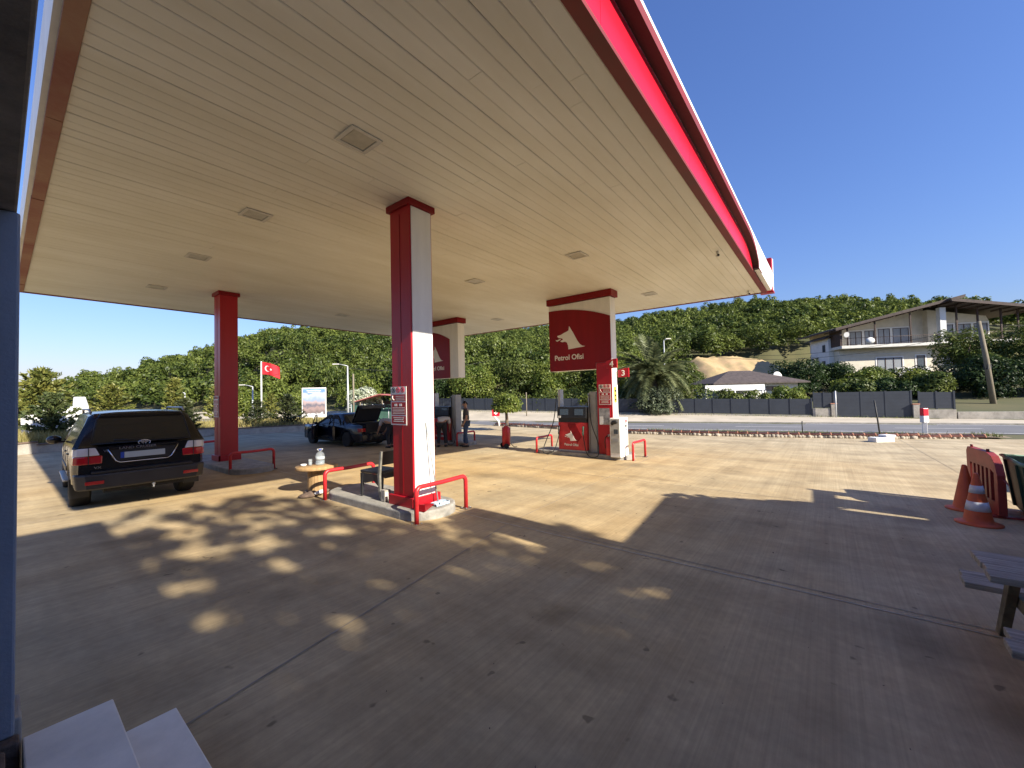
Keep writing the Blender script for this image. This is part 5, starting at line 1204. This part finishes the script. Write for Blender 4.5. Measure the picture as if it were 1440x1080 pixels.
# lower white wing on the left
k=MB(); k.box(-.65,-.01,1.2,5.8,-1.5,5.0); k.build('side_wing',M['whitewall'],h)
k=MB(); k.prism([(-1.25,4.95),(.3,5.5),(.3,5.66),(-1.25,5.1)],lambda x,z:(x,.8,z),lambda x,z:(x,6.3,z)); k.build('side_roof',M['roofbrown'],h)
k=MB(); k.obox((-1.1,4.6,2.55),(.9,0,.2),(0,1.5,0),(0,0,.08)); k.build('door_canopy',M['roofbrown'],h)
for y,z,w_,h_ in ((2.0,3.3,.7,.95),(2.1,.9,.8,1.2),(4.2,.2,.85,2.1)):
    k=MB(); k.box(-.69,-.652,y,y+w_,z,z+h_); f=k.build('window',M['wframe'],h); k=MB(); k.box(-.70,-.692,y+.08,y+w_-.08,z+.08,z+h_-.08); k.build('pane',M['winglass'],f)
# bungalow
b=house_frame('bungalow','low white bungalow with a brown hipped roof and a satellite dish',20.0,40.5,.15,-4); b.scale=(.80,1,1)
def bb2(name,m,x0,x1,y0,y1,z0,z1): k=MB(); k.box(x0,x1,y0,y1,z0,z1); return k.build(name,m,b)
bb2('wall',M['whitewall'],0.6,10.4,0,6,-.6,2.55)
k=MB(); e=[(-.1,-.8,2.5),(11.3,-.8,2.5),(11.3,7,2.5),(-.1,7,2.5)]; r=[(3.9,3,3.85),(6.6,3,3.85)]
k.add(e+r+[(x,y,z-.12) for x,y,z in e],[(0,1,5,4),(1,2,5),(2,3,4,5),(3,0,4),(0,1,7,6),(1,2,8,7),(2,3,9,8),(3,0,6,9),(6,7,8,9)]); k.build('roof',M['roofbrown'],b)
bb2('porch_beam',M['whitewall'],-1.5,5.4,-1.6,-1.35,1.75,2.3); bb2('porch_roof',M['offwhite'],-1.5,5.4,-1.34,-.02,2.2,2.3)
for x in (-1.4,2.0,5.2): k=MB(); k.tube([(x,-1.47,-.6),(x,-1.47,1.75)],.1,10); k.build('porch_post',M['whitewall'],b)
window(b,6.6,.9,1.6,1.2,-.02,2,False); window(b,1.5,.8,1.4,1.2,-.02,2,False)
n=thing('satellite_dish','white satellite dish on the roof of the low bungalow','satellite dish',(0,0,0)); p=V(27.3,41.5); n.location=(p.x,p.y,3.3); n.rotation_euler=(0,0,YAW-R(90)); k=MB(); k.lathe([(.02,.0),(.25,.04),(.42,.16),(.41,.17),(.24,.055),(.02,.02)],n=20,M=Matrix.Rotation(R(75),3,'X')); k.build('dish',M['paper'],n); k=MB(); k.tube([(0,.1,-.8),(0,.05,0)],.03,8); k.build('mast',M['galv'],n)
# ------------------------------------------------------------------ poles, wires, flag, billboard, shed on the far left
p=V(40.6,34); up=thing('utility_pole','old wooden utility pole leaning in front of the big house','utility pole',(p.x,p.y,.3))
k=MB(); t0=V(.95,0)*-1
k.tube([(0,0,-.8),t0*.5+Vector((0,0,3.7)),t0+Vector((0,0,7.0))],[.21,.18,.14],12); k.build('shaft',M['utilpole'],up)
k=MB(); k.obox(t0*.45+Vector((0,0,3.1)),A*.3,Bv*.35,(0,0,.4)); k.build('meter_box',M['black'],up)
top=Vector((p.x,p.y,.3))+t0+Vector((0,0,6.6))
def wire(p0,p1,sag,label,r=.018):
    p0,p1=Vector(p0),Vector(p1); k=MB(); k.tube([p0+(p1-p0)*t+Vector((0,0,-4*sag*t*(1-t))) for t in np.linspace(0,1,17)],r,5); return tag(k.build('power_line',M['cable']),label,'cable','overhead power lines')
w1=V(20.4,42.5); w1.z=5.6
wire(top,V(30,50,6.2),.7,'thin black cable running from the leaning pole to the big house')
wire(top+Vector((0,0,-.3)),w1,1.2,'thin black cable running from the leaning pole to the brown pole by the palm')
wire(top+Vector((0,0,.1)),V(90,30,8),1.0,'thin black cable running off to the right from the leaning pole')
pole('wooden_post','thin brown wooden pole between the palm and the bungalow','pole',tuple(V(15.9,40.5,-.3)),4.4,.09,M['timber'])
def lamp(a,b,h,label,arm=-.9):
    p=V(a,b); o=thing('street_lamp',label,'street lamp',(p.x,p.y,-.5),0,'street lamps along the road'); k=MB(); k.tube([(0,0,-.2),(0,0,h)],[.11,.06],10); k.tube([(0,0,h),A*arm*.5+Vector((0,0,h+.12)),A*arm+Vector((0,0,h+.2))],.04,8); k.build('pole',M['galv'],o)
    k=MB(); k.obox(A*(arm*1.25)+Vector((0,0,h+.2)),A*.6,Bv*.2,(0,0,.1)); k.build('lamp_head',M['offwhite'],o,bev=.02); return o
lamp(-27.7,43,4.0,'street lamp with a grey pole to the left of the flag'); lamp(-15.7,38.5,5.6,'taller street lamp right of the billboard'); lamp(-39,48,3.6,'small street lamp above the roof of the black car'); lamp(17.5,46,8.3,'street lamp rising above the palm tree',.4)
pole('wooden_post','pale wooden pole next to the taller street lamp by the red roof','pole',tuple(V(-15.6,39.6,-.5)),4.9,.08,M['utilpole'])
# flag
p=V(-24.9,40); n=thing('flag_pole','tall white flag pole rising beside the billboard','flag pole',(p.x,p.y,-.45)); k=MB(); k.tube([(0,0,-.2),(0,0,6.2)],[.08,.05],10); k.ball((0,0,6.25),.08,.08,.08,8,6); k.build('shaft',M['white'],n)
fl=thing('national_flag','red flag with a white crescent and star flying from the pole','flag',(p.x,p.y,4.15))
nx,nz=28,14; Vf=[];Qf=[]
def fpt(u,v):  # u 0..1 along fly, v 0..1 up
    w=.16*u*math.sin(u*7.5+v*1.2); return A*(.06+1.7*u)+Bv*w+Vector((0,0,1.22*v*(1-.06*u)-.5*u*u+.45))
Vf=[tuple(fpt(i/nx,j/nz)) for j in range(nz+1) for i in range(nx+1)]; Qf=[(j*(nx+1)+i,j*(nx+1)+i+1,(j+1)*(nx+1)+i+1,(j+1)*(nx+1)+i) for j in range(nz) for i in range(nx)]
npmesh('cloth',Vf,Qf,M['flagred'],fl,smooth=True)
k=MB()
def onflag(x,y): return fpt(x/1.5,y)   # flag height units
def ftri(pts):
    base=len(k.v); vs=[tuple(onflag(*q)+Bv*-.012) for q in pts]; k.add(vs,[list(range(len(vs)))])
oc=[(.5+.25*math.cos(t),.5+.25*math.sin(t)) for t in np.linspace(R(38),R(322),25)]; ic=[(.5625+.2*math.cos(t),.5+.2*math.sin(t)) for t in np.linspace(R(50),R(310),25)]
for i in range(24): ftri([oc[i],oc[i+1],ic[i+1],ic[i]])
st=[]
for i in range(10):
    rr=.125 if i%2==0 else .05; t=R(180+36*i); st.append((.83+rr*math.cos(t),.5+rr*math.sin(t)))
for i in range(10): ftri([(.83,.5),st[i],st[(i+1)%10]])
k.build('crescent_and_star',M['logo'],fl)
# billboard
p=V(-17.7,36); n=thing('billboard','upright white framed billboard with a picture of houses under a blue sky','billboard',(p.x,p.y,-.4),YAW-R(90)+R(8))
k=MB(); k.box(-1.02,1.02,-.06,.06,.75,3.42); k.build('frame',M['white'],n,bev=.02)
m=bpy.data.materials.new('billboard_print'); m.use_nodes=True; N=m.node_tree.nodes; Lk=m.node_tree.links; bs=N['Principled BSDF']
tc=N.new('ShaderNodeTexCoord'); sp_=N.new('ShaderNodeSeparateXYZ'); Lk.new(tc.outputs['Object'],sp_.inputs[0])
nz_=N.new('ShaderNodeTexNoise'); nz_.inputs['Scale'].default_value=2.6; nz_.inputs['Detail'].default_value=7; Lk.new(tc.outputs['Object'],nz_.inputs[0])
ad=N.new('ShaderNodeMath'); ad.operation='MULTIPLY_ADD'; ad.inputs[1].default_value=.9; Lk.new(nz_.outputs[0],ad.inputs[0]); Lk.new(sp_.outputs[2],ad.inputs[2])
rp=N.new('ShaderNodeValToRGB'); 
cols=[(0,(.72,.72,.72)),(.14,(.70,.70,.70)),(.17,(.20,.16,.15)),(.32,(.42,.30,.28)),(.42,(.16,.16,.2)),(.52,(.55,.42,.40)),(.60,(.34,.44,.60)),(.78,(.62,.68,.74)),(.88,(.16,.30,.58)),(1,(.22,.38,.66))]
e=rp.color_ramp.elements; e[0].position,e[0].color=cols[0][0],(*cols[0][1],1); e[1].position,e[1].color=cols[-1][0],(*cols[-1][1],1)
for ps,cc in cols[1:-1]:
    q=e.new(ps); q.color=(*[v*.75 for v in cc],1)
mrn=N.new('ShaderNodeMapRange'); mrn.inputs[1].default_value=1.2; mrn.inputs[2].default_value=3.85; Lk.new(ad.outputs[0],mrn.inputs[0]); Lk.new(mrn.outputs[0],rp.inputs[0]); Lk.new(rp.outputs[0],bs.inputs['Base Color'])
k=MB(); k.box(-.95,.95,-.068,-.061,.84,3.33); k.build('poster',m,n)
k=MB()
for q in range(2): k.box(-.6+.1*q,.6-.1*q,-.073,-.0685,3.12-.16*q,3.19-.16*q)
k.build('title_lines',M['logo'],n)
k=MB(); k.tube([(-.1,0,-.5),(-.1,0,.75)],.10,10); k.build('post',M['white'],n)
k=MB(); k.box(-.6,.5,-.35,.35,-.2,.22); k.build('base',M['whitewall'],n,bev=.05)
# green netting, red roofed shed, shade cloth
n=thing('net_fence','green shade net fence behind the billboard','fence',tuple(V(-17.2,43,-.5)),YAW-R(90))
for i in range(5): k=MB(); k.tube([(i*1.15,0,0),(i*1.15,0,1.9)],.04,8); k.build('post',M['galv'],n)
for i in range(4): k=MB(); k.box(i*1.15+.04,i*1.15+1.11,-.012,.012,.1,1.75); k.build('net_panel',M['netgreen'],n)
n=thing('net_fence','paler green net fence under the dark shade cloth','fence',tuple(V(-13.8,41,-.5)),YAW-R(90))
for i in range(5): k=MB(); k.tube([(i*1.2,0,0),(i*1.2,0,1.6)],.04,8); k.build('post',M['galv'],n)
for i in range(4): k=MB(); k.box(i*1.2+.04,i*1.2+1.16,-.012,.012,.1,1.35); k.build('net_panel',M['netgreen'],n)
n=thing('red_roof_shed','open shed with a red sheet roof behind the blue car','shed',tuple(V(-16.6,44,-.4)),YAW-R(90))
k=MB(); k.prism([(-.5,2.0),(2.2,2.75),(5.4,2.35),(5.4,2.42),(2.2,2.83),(-.5,2.08)],lambda x,z:(x,-.4,z),lambda x,z:(x,2.6,z)); k.build('roof',M['redroof'],n)
for x in (0,2.4,5.0): k=MB(); k.tube([(x,0,0),(x,0,2.1)],.06,8); k.build('post',M['utilpole'],n)
k=MB(); k.box(-.1,5.1,2.0,2.1,0,2.0); k.build('back_wall',M['timber'],n)
Vs=[];nx=16
for j in range(5):
    for i in range(nx+1):
        t=i/nx; Vs.append(tuple(V(-14.3+5.6*t,40.2+j*.35,1.62-1.9*t*(1-t)*.8-.09*j)))
tag(npmesh('shade_cloth',Vs,[(j*(nx+1)+i,j*(nx+1)+i+1,(j+1)*(nx+1)+i+1,(j+1)*(nx+1)+i) for j in range(4) for i in range(nx)],M['netdark'],smooth=True),'dark shade cloth sagging between posts behind the blue car','shade cloth')
# white stone blocks on the planted bed
rb=random.Random(12)
for i,(x,y,w,hh,lb) in enumerate(((1.05,28.5,.8,1.15,'white rock furthest to the left behind the black car'),(1.55,28.8,.7,1.45,'white rock between the two young conifers'),(2.05,28.5,.6,1.5,'tilted white rock left of the tall block'),(2.5,28.8,.65,1.95,'tall upright white stone block behind the black car'),(3.3,29.0,1.3,.9,'low pale stone right of the tall block'))):
    k=MB(); rings=[]
    for j in range(5):
        t=j/4; s=(1-.25*t*rb.random())*w/2; rings.append([(s*math.cos(a)*rb.uniform(.8,1.15)+.1*t*rb.uniform(-1,1),s*.7*math.sin(a)*rb.uniform(.8,1.15),hh*t) for a in np.linspace(.4,2*math.pi+.4,7)[:-1]])
    k.ring(rings,0,False); o=k.build('white_rock',M['whitewall'],None,(x,y,GZ(x,y)+.30),bev=.03); tag(o,lb,'rock',group='white stones on the planted bed')
# ------------------------------------------------------------------ foliage
def leafcloud(rng,blobs,n,size,flat=0.0,up=.25,shell=(.72,1.06),jit=.5):
    C=np.array([b[0] for b in blobs],float); Rr=np.array([b[1] for b in blobs],float)
    w=Rr[:,0]*Rr[:,1]+Rr[:,0]*Rr[:,2]; i=rng.choice(len(blobs),n,p=w/w.sum())
    d=rng.normal(size=(n,3)); d/=np.linalg.norm(d,axis=1)[:,None]; d[:,2]=np.where(d[:,2]<-.55,-d[:,2],d[:,2])
    P=C[i]+d*Rr[i]*rng.uniform(*shell,(n,1))
    nr=d+rng.normal(0,jit,(n,3))+np.array([0,0,up]); nr/=np.linalg.norm(nr,axis=1)[:,None]
    t=np.cross(nr,rng.normal(size=(n,3))); t/=np.linalg.norm(t,axis=1)[:,None]+1e-9; bt=np.cross(nr,t)
    s=size*rng.uniform(.55,1.35,(n,1)); l=t*s; q=bt*s*.55
    Q=np.stack([P-l,P+q+l*.1,P+l,P-q+l*.1],1).reshape(-1,3)
    return Q
def quads(n): return np.arange(4*n).reshape(-1,4)
def blobset(rng,c,rx,ry,rz,k,rel=.45):
    out=[]
    for _ in range(k):
        d=rng.normal(size=3); d/=np.linalg.norm(d); f=rng.uniform(.35,.75); r=rel*rng.uniform(.7,1.25)
        out.append((np.array(c)+d*f*np.array([rx,ry,rz]),np.array([rx*r,ry*r,rz*r*1.0])))
    return out
def broadleaf(label,x,y,z,h,rx,rz,m,seed,n=2600,size=.16,cat='tree',name='broadleaf_tree',group=None,k=12,trunkh=None,ry=None,flat=1):
    rng=np.random.default_rng(seed); ry=ry or rx; t=thing(name,label,cat,(x,y,z),0,group)
    if name=='broadleaf_tree': rz=max(rz,h*.47)
    cz=h-rz; bl=blobset(rng,(0,0,cz),rx,ry,rz,k)
    q=leafcloud(rng,bl,n,size); npmesh('crown',q,quads(len(q)//4),m,t)
    th=trunkh or max(.3,cz); kk=MB(); r0=.05+.035*h
    kk.tube([(0,0,-.3),(.03*h*.3,0,th*.5),(0,.02*h,th)],[r0,r0*.75,r0*.5],9)
    for b in bl[:7]:
        c=Vector(b[0]); kk.tube([(0,.01*h,th*.75),(c.x*.5,c.y*.5,(th*.75+c.z)/2+.1),(c.x,c.y,c.z)],[r0*.45,r0*.3,r0*.1],6)
    kk.build('trunk',M['bark'],t); return t
def conifer(label,x,y,z,h,r,m,seed,cat='conifer',name='young_conifer',group='young conifers on the planted bed',n=900):
    rng=np.random.default_rng(seed); t=thing(name,label,cat,(x,y,z),0,group)
    kk=MB(); kk.tube([(0,0,-.2),(0,0,h*.97)],[.03+.012*h,.008],7); qs=[]
    nb=int(14+9*h); 
    for i in range(nb):
        f=(i+.5)/nb; zz=h*(.06+.92*f); L=r*(1-f)**.75*rng.uniform(.7,1.15)+.05; th=i*2.4+rng.uniform(-.3,.3)
        d=np.array([math.cos(th),math.sin(th),.42+.35*f]); kk.tube([(0,0,zz),tuple(np.array([0,0,zz])+d*L*.9)],[.012,.004],4)
        m_=max(6,int(n/nb*(1.6-1.2*f))); u=rng.uniform(.12,1.05,m_)
        P=np.array([0,0,zz])+u[:,None]*d*L+rng.normal(0,.055+.02*h,(m_,3))*(1.15-u[:,None]*.6)*np.array([1,1,.6])
        a=d+rng.normal(0,.6,(m_,3)); a/=np.linalg.norm(a,axis=1)[:,None]; b=np.cross(a,rng.normal(size=(m_,3))); b/=np.linalg.norm(b,axis=1)[:,None]
        s=.055+.035*h; l=a*s*rng.uniform(.7,1.4,(m_,1)); w=b*s*.3
        qs.append(np.stack([P-l*.3,P+w,P+l,P-w],1).reshape(-1,3))
    q=np.concatenate(qs); npmesh('crown',q,quads(len(q)//4),m,t); kk.build('trunk',M['bark'],t); return t
conifer('bushy grey green conifer in front of the white rocks',1.5,26.9,.36,2.1,1.0,M['conif'],1,n=2600)
conifer('dark young conifer right behind the black car',6.35,27.9,.30,1.85,.75,M['conifdark'],2,n=1800)
conifer('small dark young conifer left of the billboard',10.3,28.9,.22,1.75,.75,M['conifdark'],3,n=1500)
conifer('dark young conifer just in front of the billboard',11.75,27.9,.20,2.1,.95,M['conifdark'],4,n=1700)
conifer('yellow green conifer spreading at the left edge behind the post',-.9,33,.2,4.6,2.4,M['conify'],5,n=5200)
conifer('yellow green conifer left of the tall white stone',1.6,36,.2,3.9,1.9,M['conify'],6,n=4200)
conifer('low yellow conifer rising above the black car on its left',5.0,40,.1,3.2,1.7,M['conify'],7,n=3000)
conifer('slim yellow conifer above the middle of the black car roof',8.6,40.5,.0,3.9,1.0,M['conify'],8,n=2400)
conifer('yellow conifer above the right end of the black car roof',11.9,41,.0,4.0,1.3,M['conify'],9,n=2600)
conifer('small yellow conifer tip beside the flag pole',14.2,37,.0,2.6,.8,M['conify'],11,n=1500)
# clipped round topped tree by the wheeled extinguisher
broadleaf('small round topped tree with a thin leaning trunk behind the wheeled red extinguisher',19.7,15.9,-.30,2.45,1.2,.74,M['leafA'],21,5000,.075,name='round_tree',trunkh=1.5,k=16)
broadleaf('small grey green bush behind the red fuel pump seen under the wolf sign',24.5,12.2,-.35,2.6,1.0,.9,M['leafA'],22,2600,.10,'bush','roadside_bush')
# trees behind the fence, left to right
def W2(a,b): p=V(a,b); return p.x,p.y,TZ(p.x,p.y)-.1
TL=[(-33,50,4.6,3.0,2.0,'leafA','bright green tree left of the flag pole, low and wide'),(-25,49,3.6,2.6,1.6,'leafA','bright green shrub below the flag'),(-19,50,5.2,3.0,2.4,'leafA','bright green tree behind the top of the billboard'),
(-16.9,46,3.9,1.9,1.7,'flower','pale tree with white blossom right of the billboard'),(-12.5,52,6.0,3.3,2.7,'leafD','dark green tree behind the red roofed shed'),(-9.5,50,5.5,2.6,2.5,'leafD','dark tree beside the nearest column on its left'),
(-4.5,49,5.6,3.2,2.6,'leafA','bright green tree above the dark fence right of the nearest column'),(.8,50,5.2,3.0,2.4,'leafB','mid green tree behind the round topped tree'),(4.6,49,6.2,3.0,2.9,'leafA','light green tree left of the wolf sign'),
(8.6,50,5.4,2.8,2.5,'leafB','mid green tree under the wolf sign'),(12.6,48,6.4,2.9,3.0,'leafA','light green tree directly right of the number 4 pillar'),(15.2,45,4.6,2.3,2.2,'leafgrey','grey green tree left of the palm'),
(21.5,50,4.4,2.6,2.0,'leafB','green shrub between the palm and the bungalow roof'),(33.5,47,4.2,3.0,2.4,'leafD','dark green tree left of the big house'),(38.2,48,3.8,2.6,2.2,'leafD','dark green bush below the white side wing of the big house'),
(35.5,42,3.0,2.4,2.2,'leafA','light green bush behind the gate on its left'),(38.6,43,3.1,2.3,2.2,'leafB','mid green bush behind the middle of the gate'),(41.8,43.5,3.0,2.4,2.3,'leafA','light green bush in front of the left corner of the big house'),
(33.6,39.5,2.6,1.7,1.5,'leafB','low green bush behind the left part of the gate'),(37,39.2,2.4,1.9,1.5,'leafD','low dark bush behind the right part of the gate'),(40.2,38.6,2.6,1.9,1.6,'leafB','low green bush behind the raised fence right of the gate'),
(44.4,42.5,2.7,2.2,2.1,'leafgrey','grey green bush below the lower window of the big house'),(46.6,41.5,6.6,2.8,3.6,'leafB','large spreading tree in front of the big house balcony'),(50.5,42,5.9,3.0,3.4,'leafB','large tree left of the leaning utility pole'),(44.2,37.2,4.0,2.5,2.4,'leafD','dark tree over the low wall, left of the leaning pole'),
(50.8,39,7.4,3.2,4.2,'leafB','big green tree at the right edge behind the utility pole'),(48.4,36,4.6,2.5,2.7,'leafD','dark low tree at the right edge above the low wall'),(52.5,36.5,4.2,2.4,2.6,'leafB','green bush cut by the right edge above the low wall')]
for i,(a,b_,h_,rx,rz,m_,lb) in enumerate(TL):
    x,y,z=W2(a,b_); broadleaf(lb,x,y,z,h_,rx,rz,M[m_],40+i,7500,.125,group='trees behind the roadside fences',k=22)
for i,(a,b_,h_,rx,rz,m_,lb) in enumerate([(20.3,37.4,2.25,1.3,1.15,'leafB','clipped green bush in front of the bungalow porch on the left'),(22.6,37.4,2.35,1.4,1.2,'leafB','clipped green bush in front of the bungalow porch in the middle'),(25.3,37.2,2.45,1.7,1.25,'leafA','rounded light green bush in front of the bungalow window'),(29.6,43.5,2.8,1.9,1.3,'leafD','dark hedge bush right of the bungalow'),(33,45,3.0,2.0,1.5,'leafD','dark hedge bush further right of the bungalow')]):
    x,y,z=W2(a,b_); broadleaf(lb,x,y,z,h_,rx,rz,M[m_],80+i,2400,.11,'bush','garden_bush','garden bushes behind the fence',k=12,trunkh=.6)
rng=np.random.default_rng(19); bl=[]
for i in range(150):
    a=rng.uniform(-24,19); n_=rng.uniform(45.6,53); q=V(a,n_-.457*a); r_=rng.uniform(.8,1.6); bl.append((np.array([q.x,q.y,TZ(q.x,q.y)+r_*.55]),np.array([r_*1.2,r_*1.2,r_*rng.uniform(.8,1.3)])))
q=leafcloud(rng,bl,30000,.12,jit=.45); tag(npmesh('undergrowth',q,quads(len(q)//4),M['leafB']),'dense green undergrowth filling the strip behind the long dark fence','undergrowth',kind='stuff')
x,y,z=W2(13.4,38.2); broadleaf('dense grey green shrub around the foot of the large palm','x' and x,y,z,2.7,2.3,1.5,M['leafgrey'],97,6000,.11,'bush','garden_bush','garden bushes behind the fence',k=20,trunkh=.5)
# palms
def palm(label,a,b_,hz,L,nf,seed,trunk=1.4):
    rng=np.random.default_rng(seed); x,y,z=W2(a,b_); t=thing('palm_tree',label,'palm tree',(x,y,z),0,'palm trees across the road'); kk=MB(); kk.tube([(0,0,-.3),(0,0,trunk*.5),(0,0,trunk)],[.42,.36,.34],12); kk.build('trunk',M['bark'],t)
    qs=[];kr=MB()
    for i in range(nf):
        th=i*2.39996+rng.uniform(-.2,.2); e=rng.uniform(-.15,1.4); LL=L*rng.uniform(.75,1.1); pts=[];p=np.array([0,0,trunk]); 
        d=np.array([math.cos(th)*math.cos(e),math.sin(th)*math.cos(e),math.sin(e)])
        N_=22
        for s in range(N_):
            pts.append(p.copy()); p=p+d*LL/N_; d=d+np.array([0,0,-.055-.035*math.cos(e)]); d/=np.linalg.norm(d)
        pts=np.array(pts); kr.tube([tuple(v) for v in pts[::3]],[.035*(1-j/9)+.006 for j in range(len(pts[::3]))],4)
        for s in range(2,N_):
            f=s/N_; ax=pts[s]-pts[s-1]; ax/=np.linalg.norm(ax); sd=np.cross(ax,[0,0,1]); sd/=np.linalg.norm(sd)+1e-9; ll=.52*math.sin(math.pi*(.12+.8*f))**.7*L/3
            for sg in (-1,1):
                for o_ in (0,.5):
                    b0=pts[s]+ (pts[s-1]-pts[s])*o_; dr=sd*sg*.85+ax*.65+np.array([0,0,rng.uniform(-.25,.25)]); dr/=np.linalg.norm(dr); tip=b0+dr*ll+np.array([0,0,-.12*ll]); wv=ax*.028*L/3
                    qs.append(np.stack([b0-wv,b0+wv,b0+dr*ll*.6+wv*.7,tip]))
    q=np.concatenate(qs); npmesh('fronds',q,quads(len(q)//4),M['palm'],t); kr.build('frond_stems',M['palm'],t); return t
palm('large palm tree with arching fronds left of the bungalow',13.9,39.5,0,4.7,96,3,3.3)
palm('palm tree growing in front of the big house balcony',48.2,43.5,0,2.6,40,4,4.4)
# ------------------------------------------------------------------ the wooded hill
rng=np.random.default_rng(77)
TEMP=[]
for i in range(7):
    bl=blobset(rng,(0,0,.60),.5,.5,.40,13,.36); TEMP.append(leafcloud(rng,bl,520,.050,up=.3,jit=.38))
TEMPN=[]
for i in range(5):
    bl=blobset(rng,(0,0,.58),.5,.5,.44,18,.34); TEMPN.append(leafcloud(rng,bl,1500,.034,up=.3,jit=.4))
Vh=[];cnt=0
pts=[];tries=0
cell={}
while tries<260000 and len(pts)<5200:
    tries+=1
    az=rng.uniform(-24,96); r=math.sqrt(rng.uniform(44**2,188**2)); x,y=r*math.cos(R(az)),r*math.sin(R(az)); a,b_=inv(x,y)
    d=(b_+.457*a-44)/1.1
    if d<(9 if az<48 else .8) or (az<40 and r<54): continue
    if a>30 and b_<69: continue
    if 20<a<46 and b_<66: continue
    if az>48 and r<49: continue
    sp=2.55+ r*.008
    key=(int(x//sp),int(y//sp)); ok=True
    for i in (-1,0,1):
        for j in (-1,0,1):
            for (u,v) in cell.get((key[0]+i,key[1]+j),()):
                if (u-x)**2+(v-y)**2<(sp*.92)**2: ok=False
    if not ok: continue
    cell.setdefault(key,[]).append((x,y)); pts.append((x,y,r,az))
for (x,y,r,az) in pts:
    near=r<88
    T=TEMPN[rng.integers(5)] if near else TEMP[rng.integers(7)]
    h=rng.uniform(4.2,7.4); w=rng.uniform(4.0,7.2)
    if az>80: h*=1.0
    th=rng.uniform(0,6.28); c,s=math.cos(th),math.sin(th); Rm=np.array([[c,-s,0],[s,c,0],[0,0,1]])
    q=(T@Rm.T)*np.array([w,w,h])+np.array([x,y,TZ(x,y)-.6]); Vh.append(q)
q=np.concatenate(Vh); tag(npmesh('hillside_forest',q,quads(len(q)//4),M['forest']),'dense green woodland covering the hill behind the road','woodland',kind='stuff')
# a few light crowns among the dark ones
# the tree whose shade falls across the yard (behind the photographer, beside the shop)
rng=np.random.default_rng(31)
t=thing('shade_tree','tall leafy tree beside the station shop casting dappled shade over the yard','tree',(2.6,-11.2,0))
def sprays(c,rad_,n,r):
    d=rng.normal(size=(n,3)); d/=np.linalg.norm(d,axis=1)[:,None]; P=np.array(c)+d*rng.uniform(0,1,(n,1))**(1/2.4)*np.array(rad_); return [(P[i],np.array([r,r,r])*rng.uniform(.6,1.35)) for i in range(n)]
b1=sprays((-1.8,0,9.5),(2.3,2.0,2.3),360,.165); b2=sprays((-1.2,0,7.6),(3.0,2.2,1.7),800,.175); b3=sprays((-.9,0,5.0),(3.2,2.2,2.3),1250,.19); bl=b3[:40:3]
q=np.concatenate([leafcloud(rng,b_,len(b_)*18,.10,up=.1,shell=(.1,1.05)) for b_ in (b1,b2,b3)]); npmesh('crown',q,quads(len(q)//4),M['leafB'],t)
kk=MB(); kk.tube([(0,0,-.3),(.1,0,3.5),(-.2,0,8.5)],[.3,.24,.14],10)
for b in bl[:12]: c=Vector(b[0]); kk.tube([(0,0,3.6),(c.x*.5,c.y*.5,(3.6+c.z)/2),tuple(c)],[.1,.07,.02],6)
kk.build('trunk',M['bark'],t)

rng=np.random.default_rng(8)
bl=[(np.array([7.75+.75*i/9,-3.3+rng.uniform(-.1,.1),2.85-1.05*i/9+rng.uniform(-.1,.2)]),np.array([.25,.2,.22])) for i in range(10)]
q=leafcloud(rng,bl,420,.11); tag(npmesh('shadow_fringe_leaves',q,quads(len(q)//4),M['leafB']),'leaves added out of view along the side shed roof to fringe its shadow','plant')  # leaf clumps added out of view for a ragged shadow edge
wire(V(-20.4,38.5,5.0),V(-34,44,4.2),.5,'thin black cable running left from the taller street lamp')
wire(V(-15.9,38.5,4.9),V(-2,50,6.5),.7,'thin black cable running right from the taller street lamp')
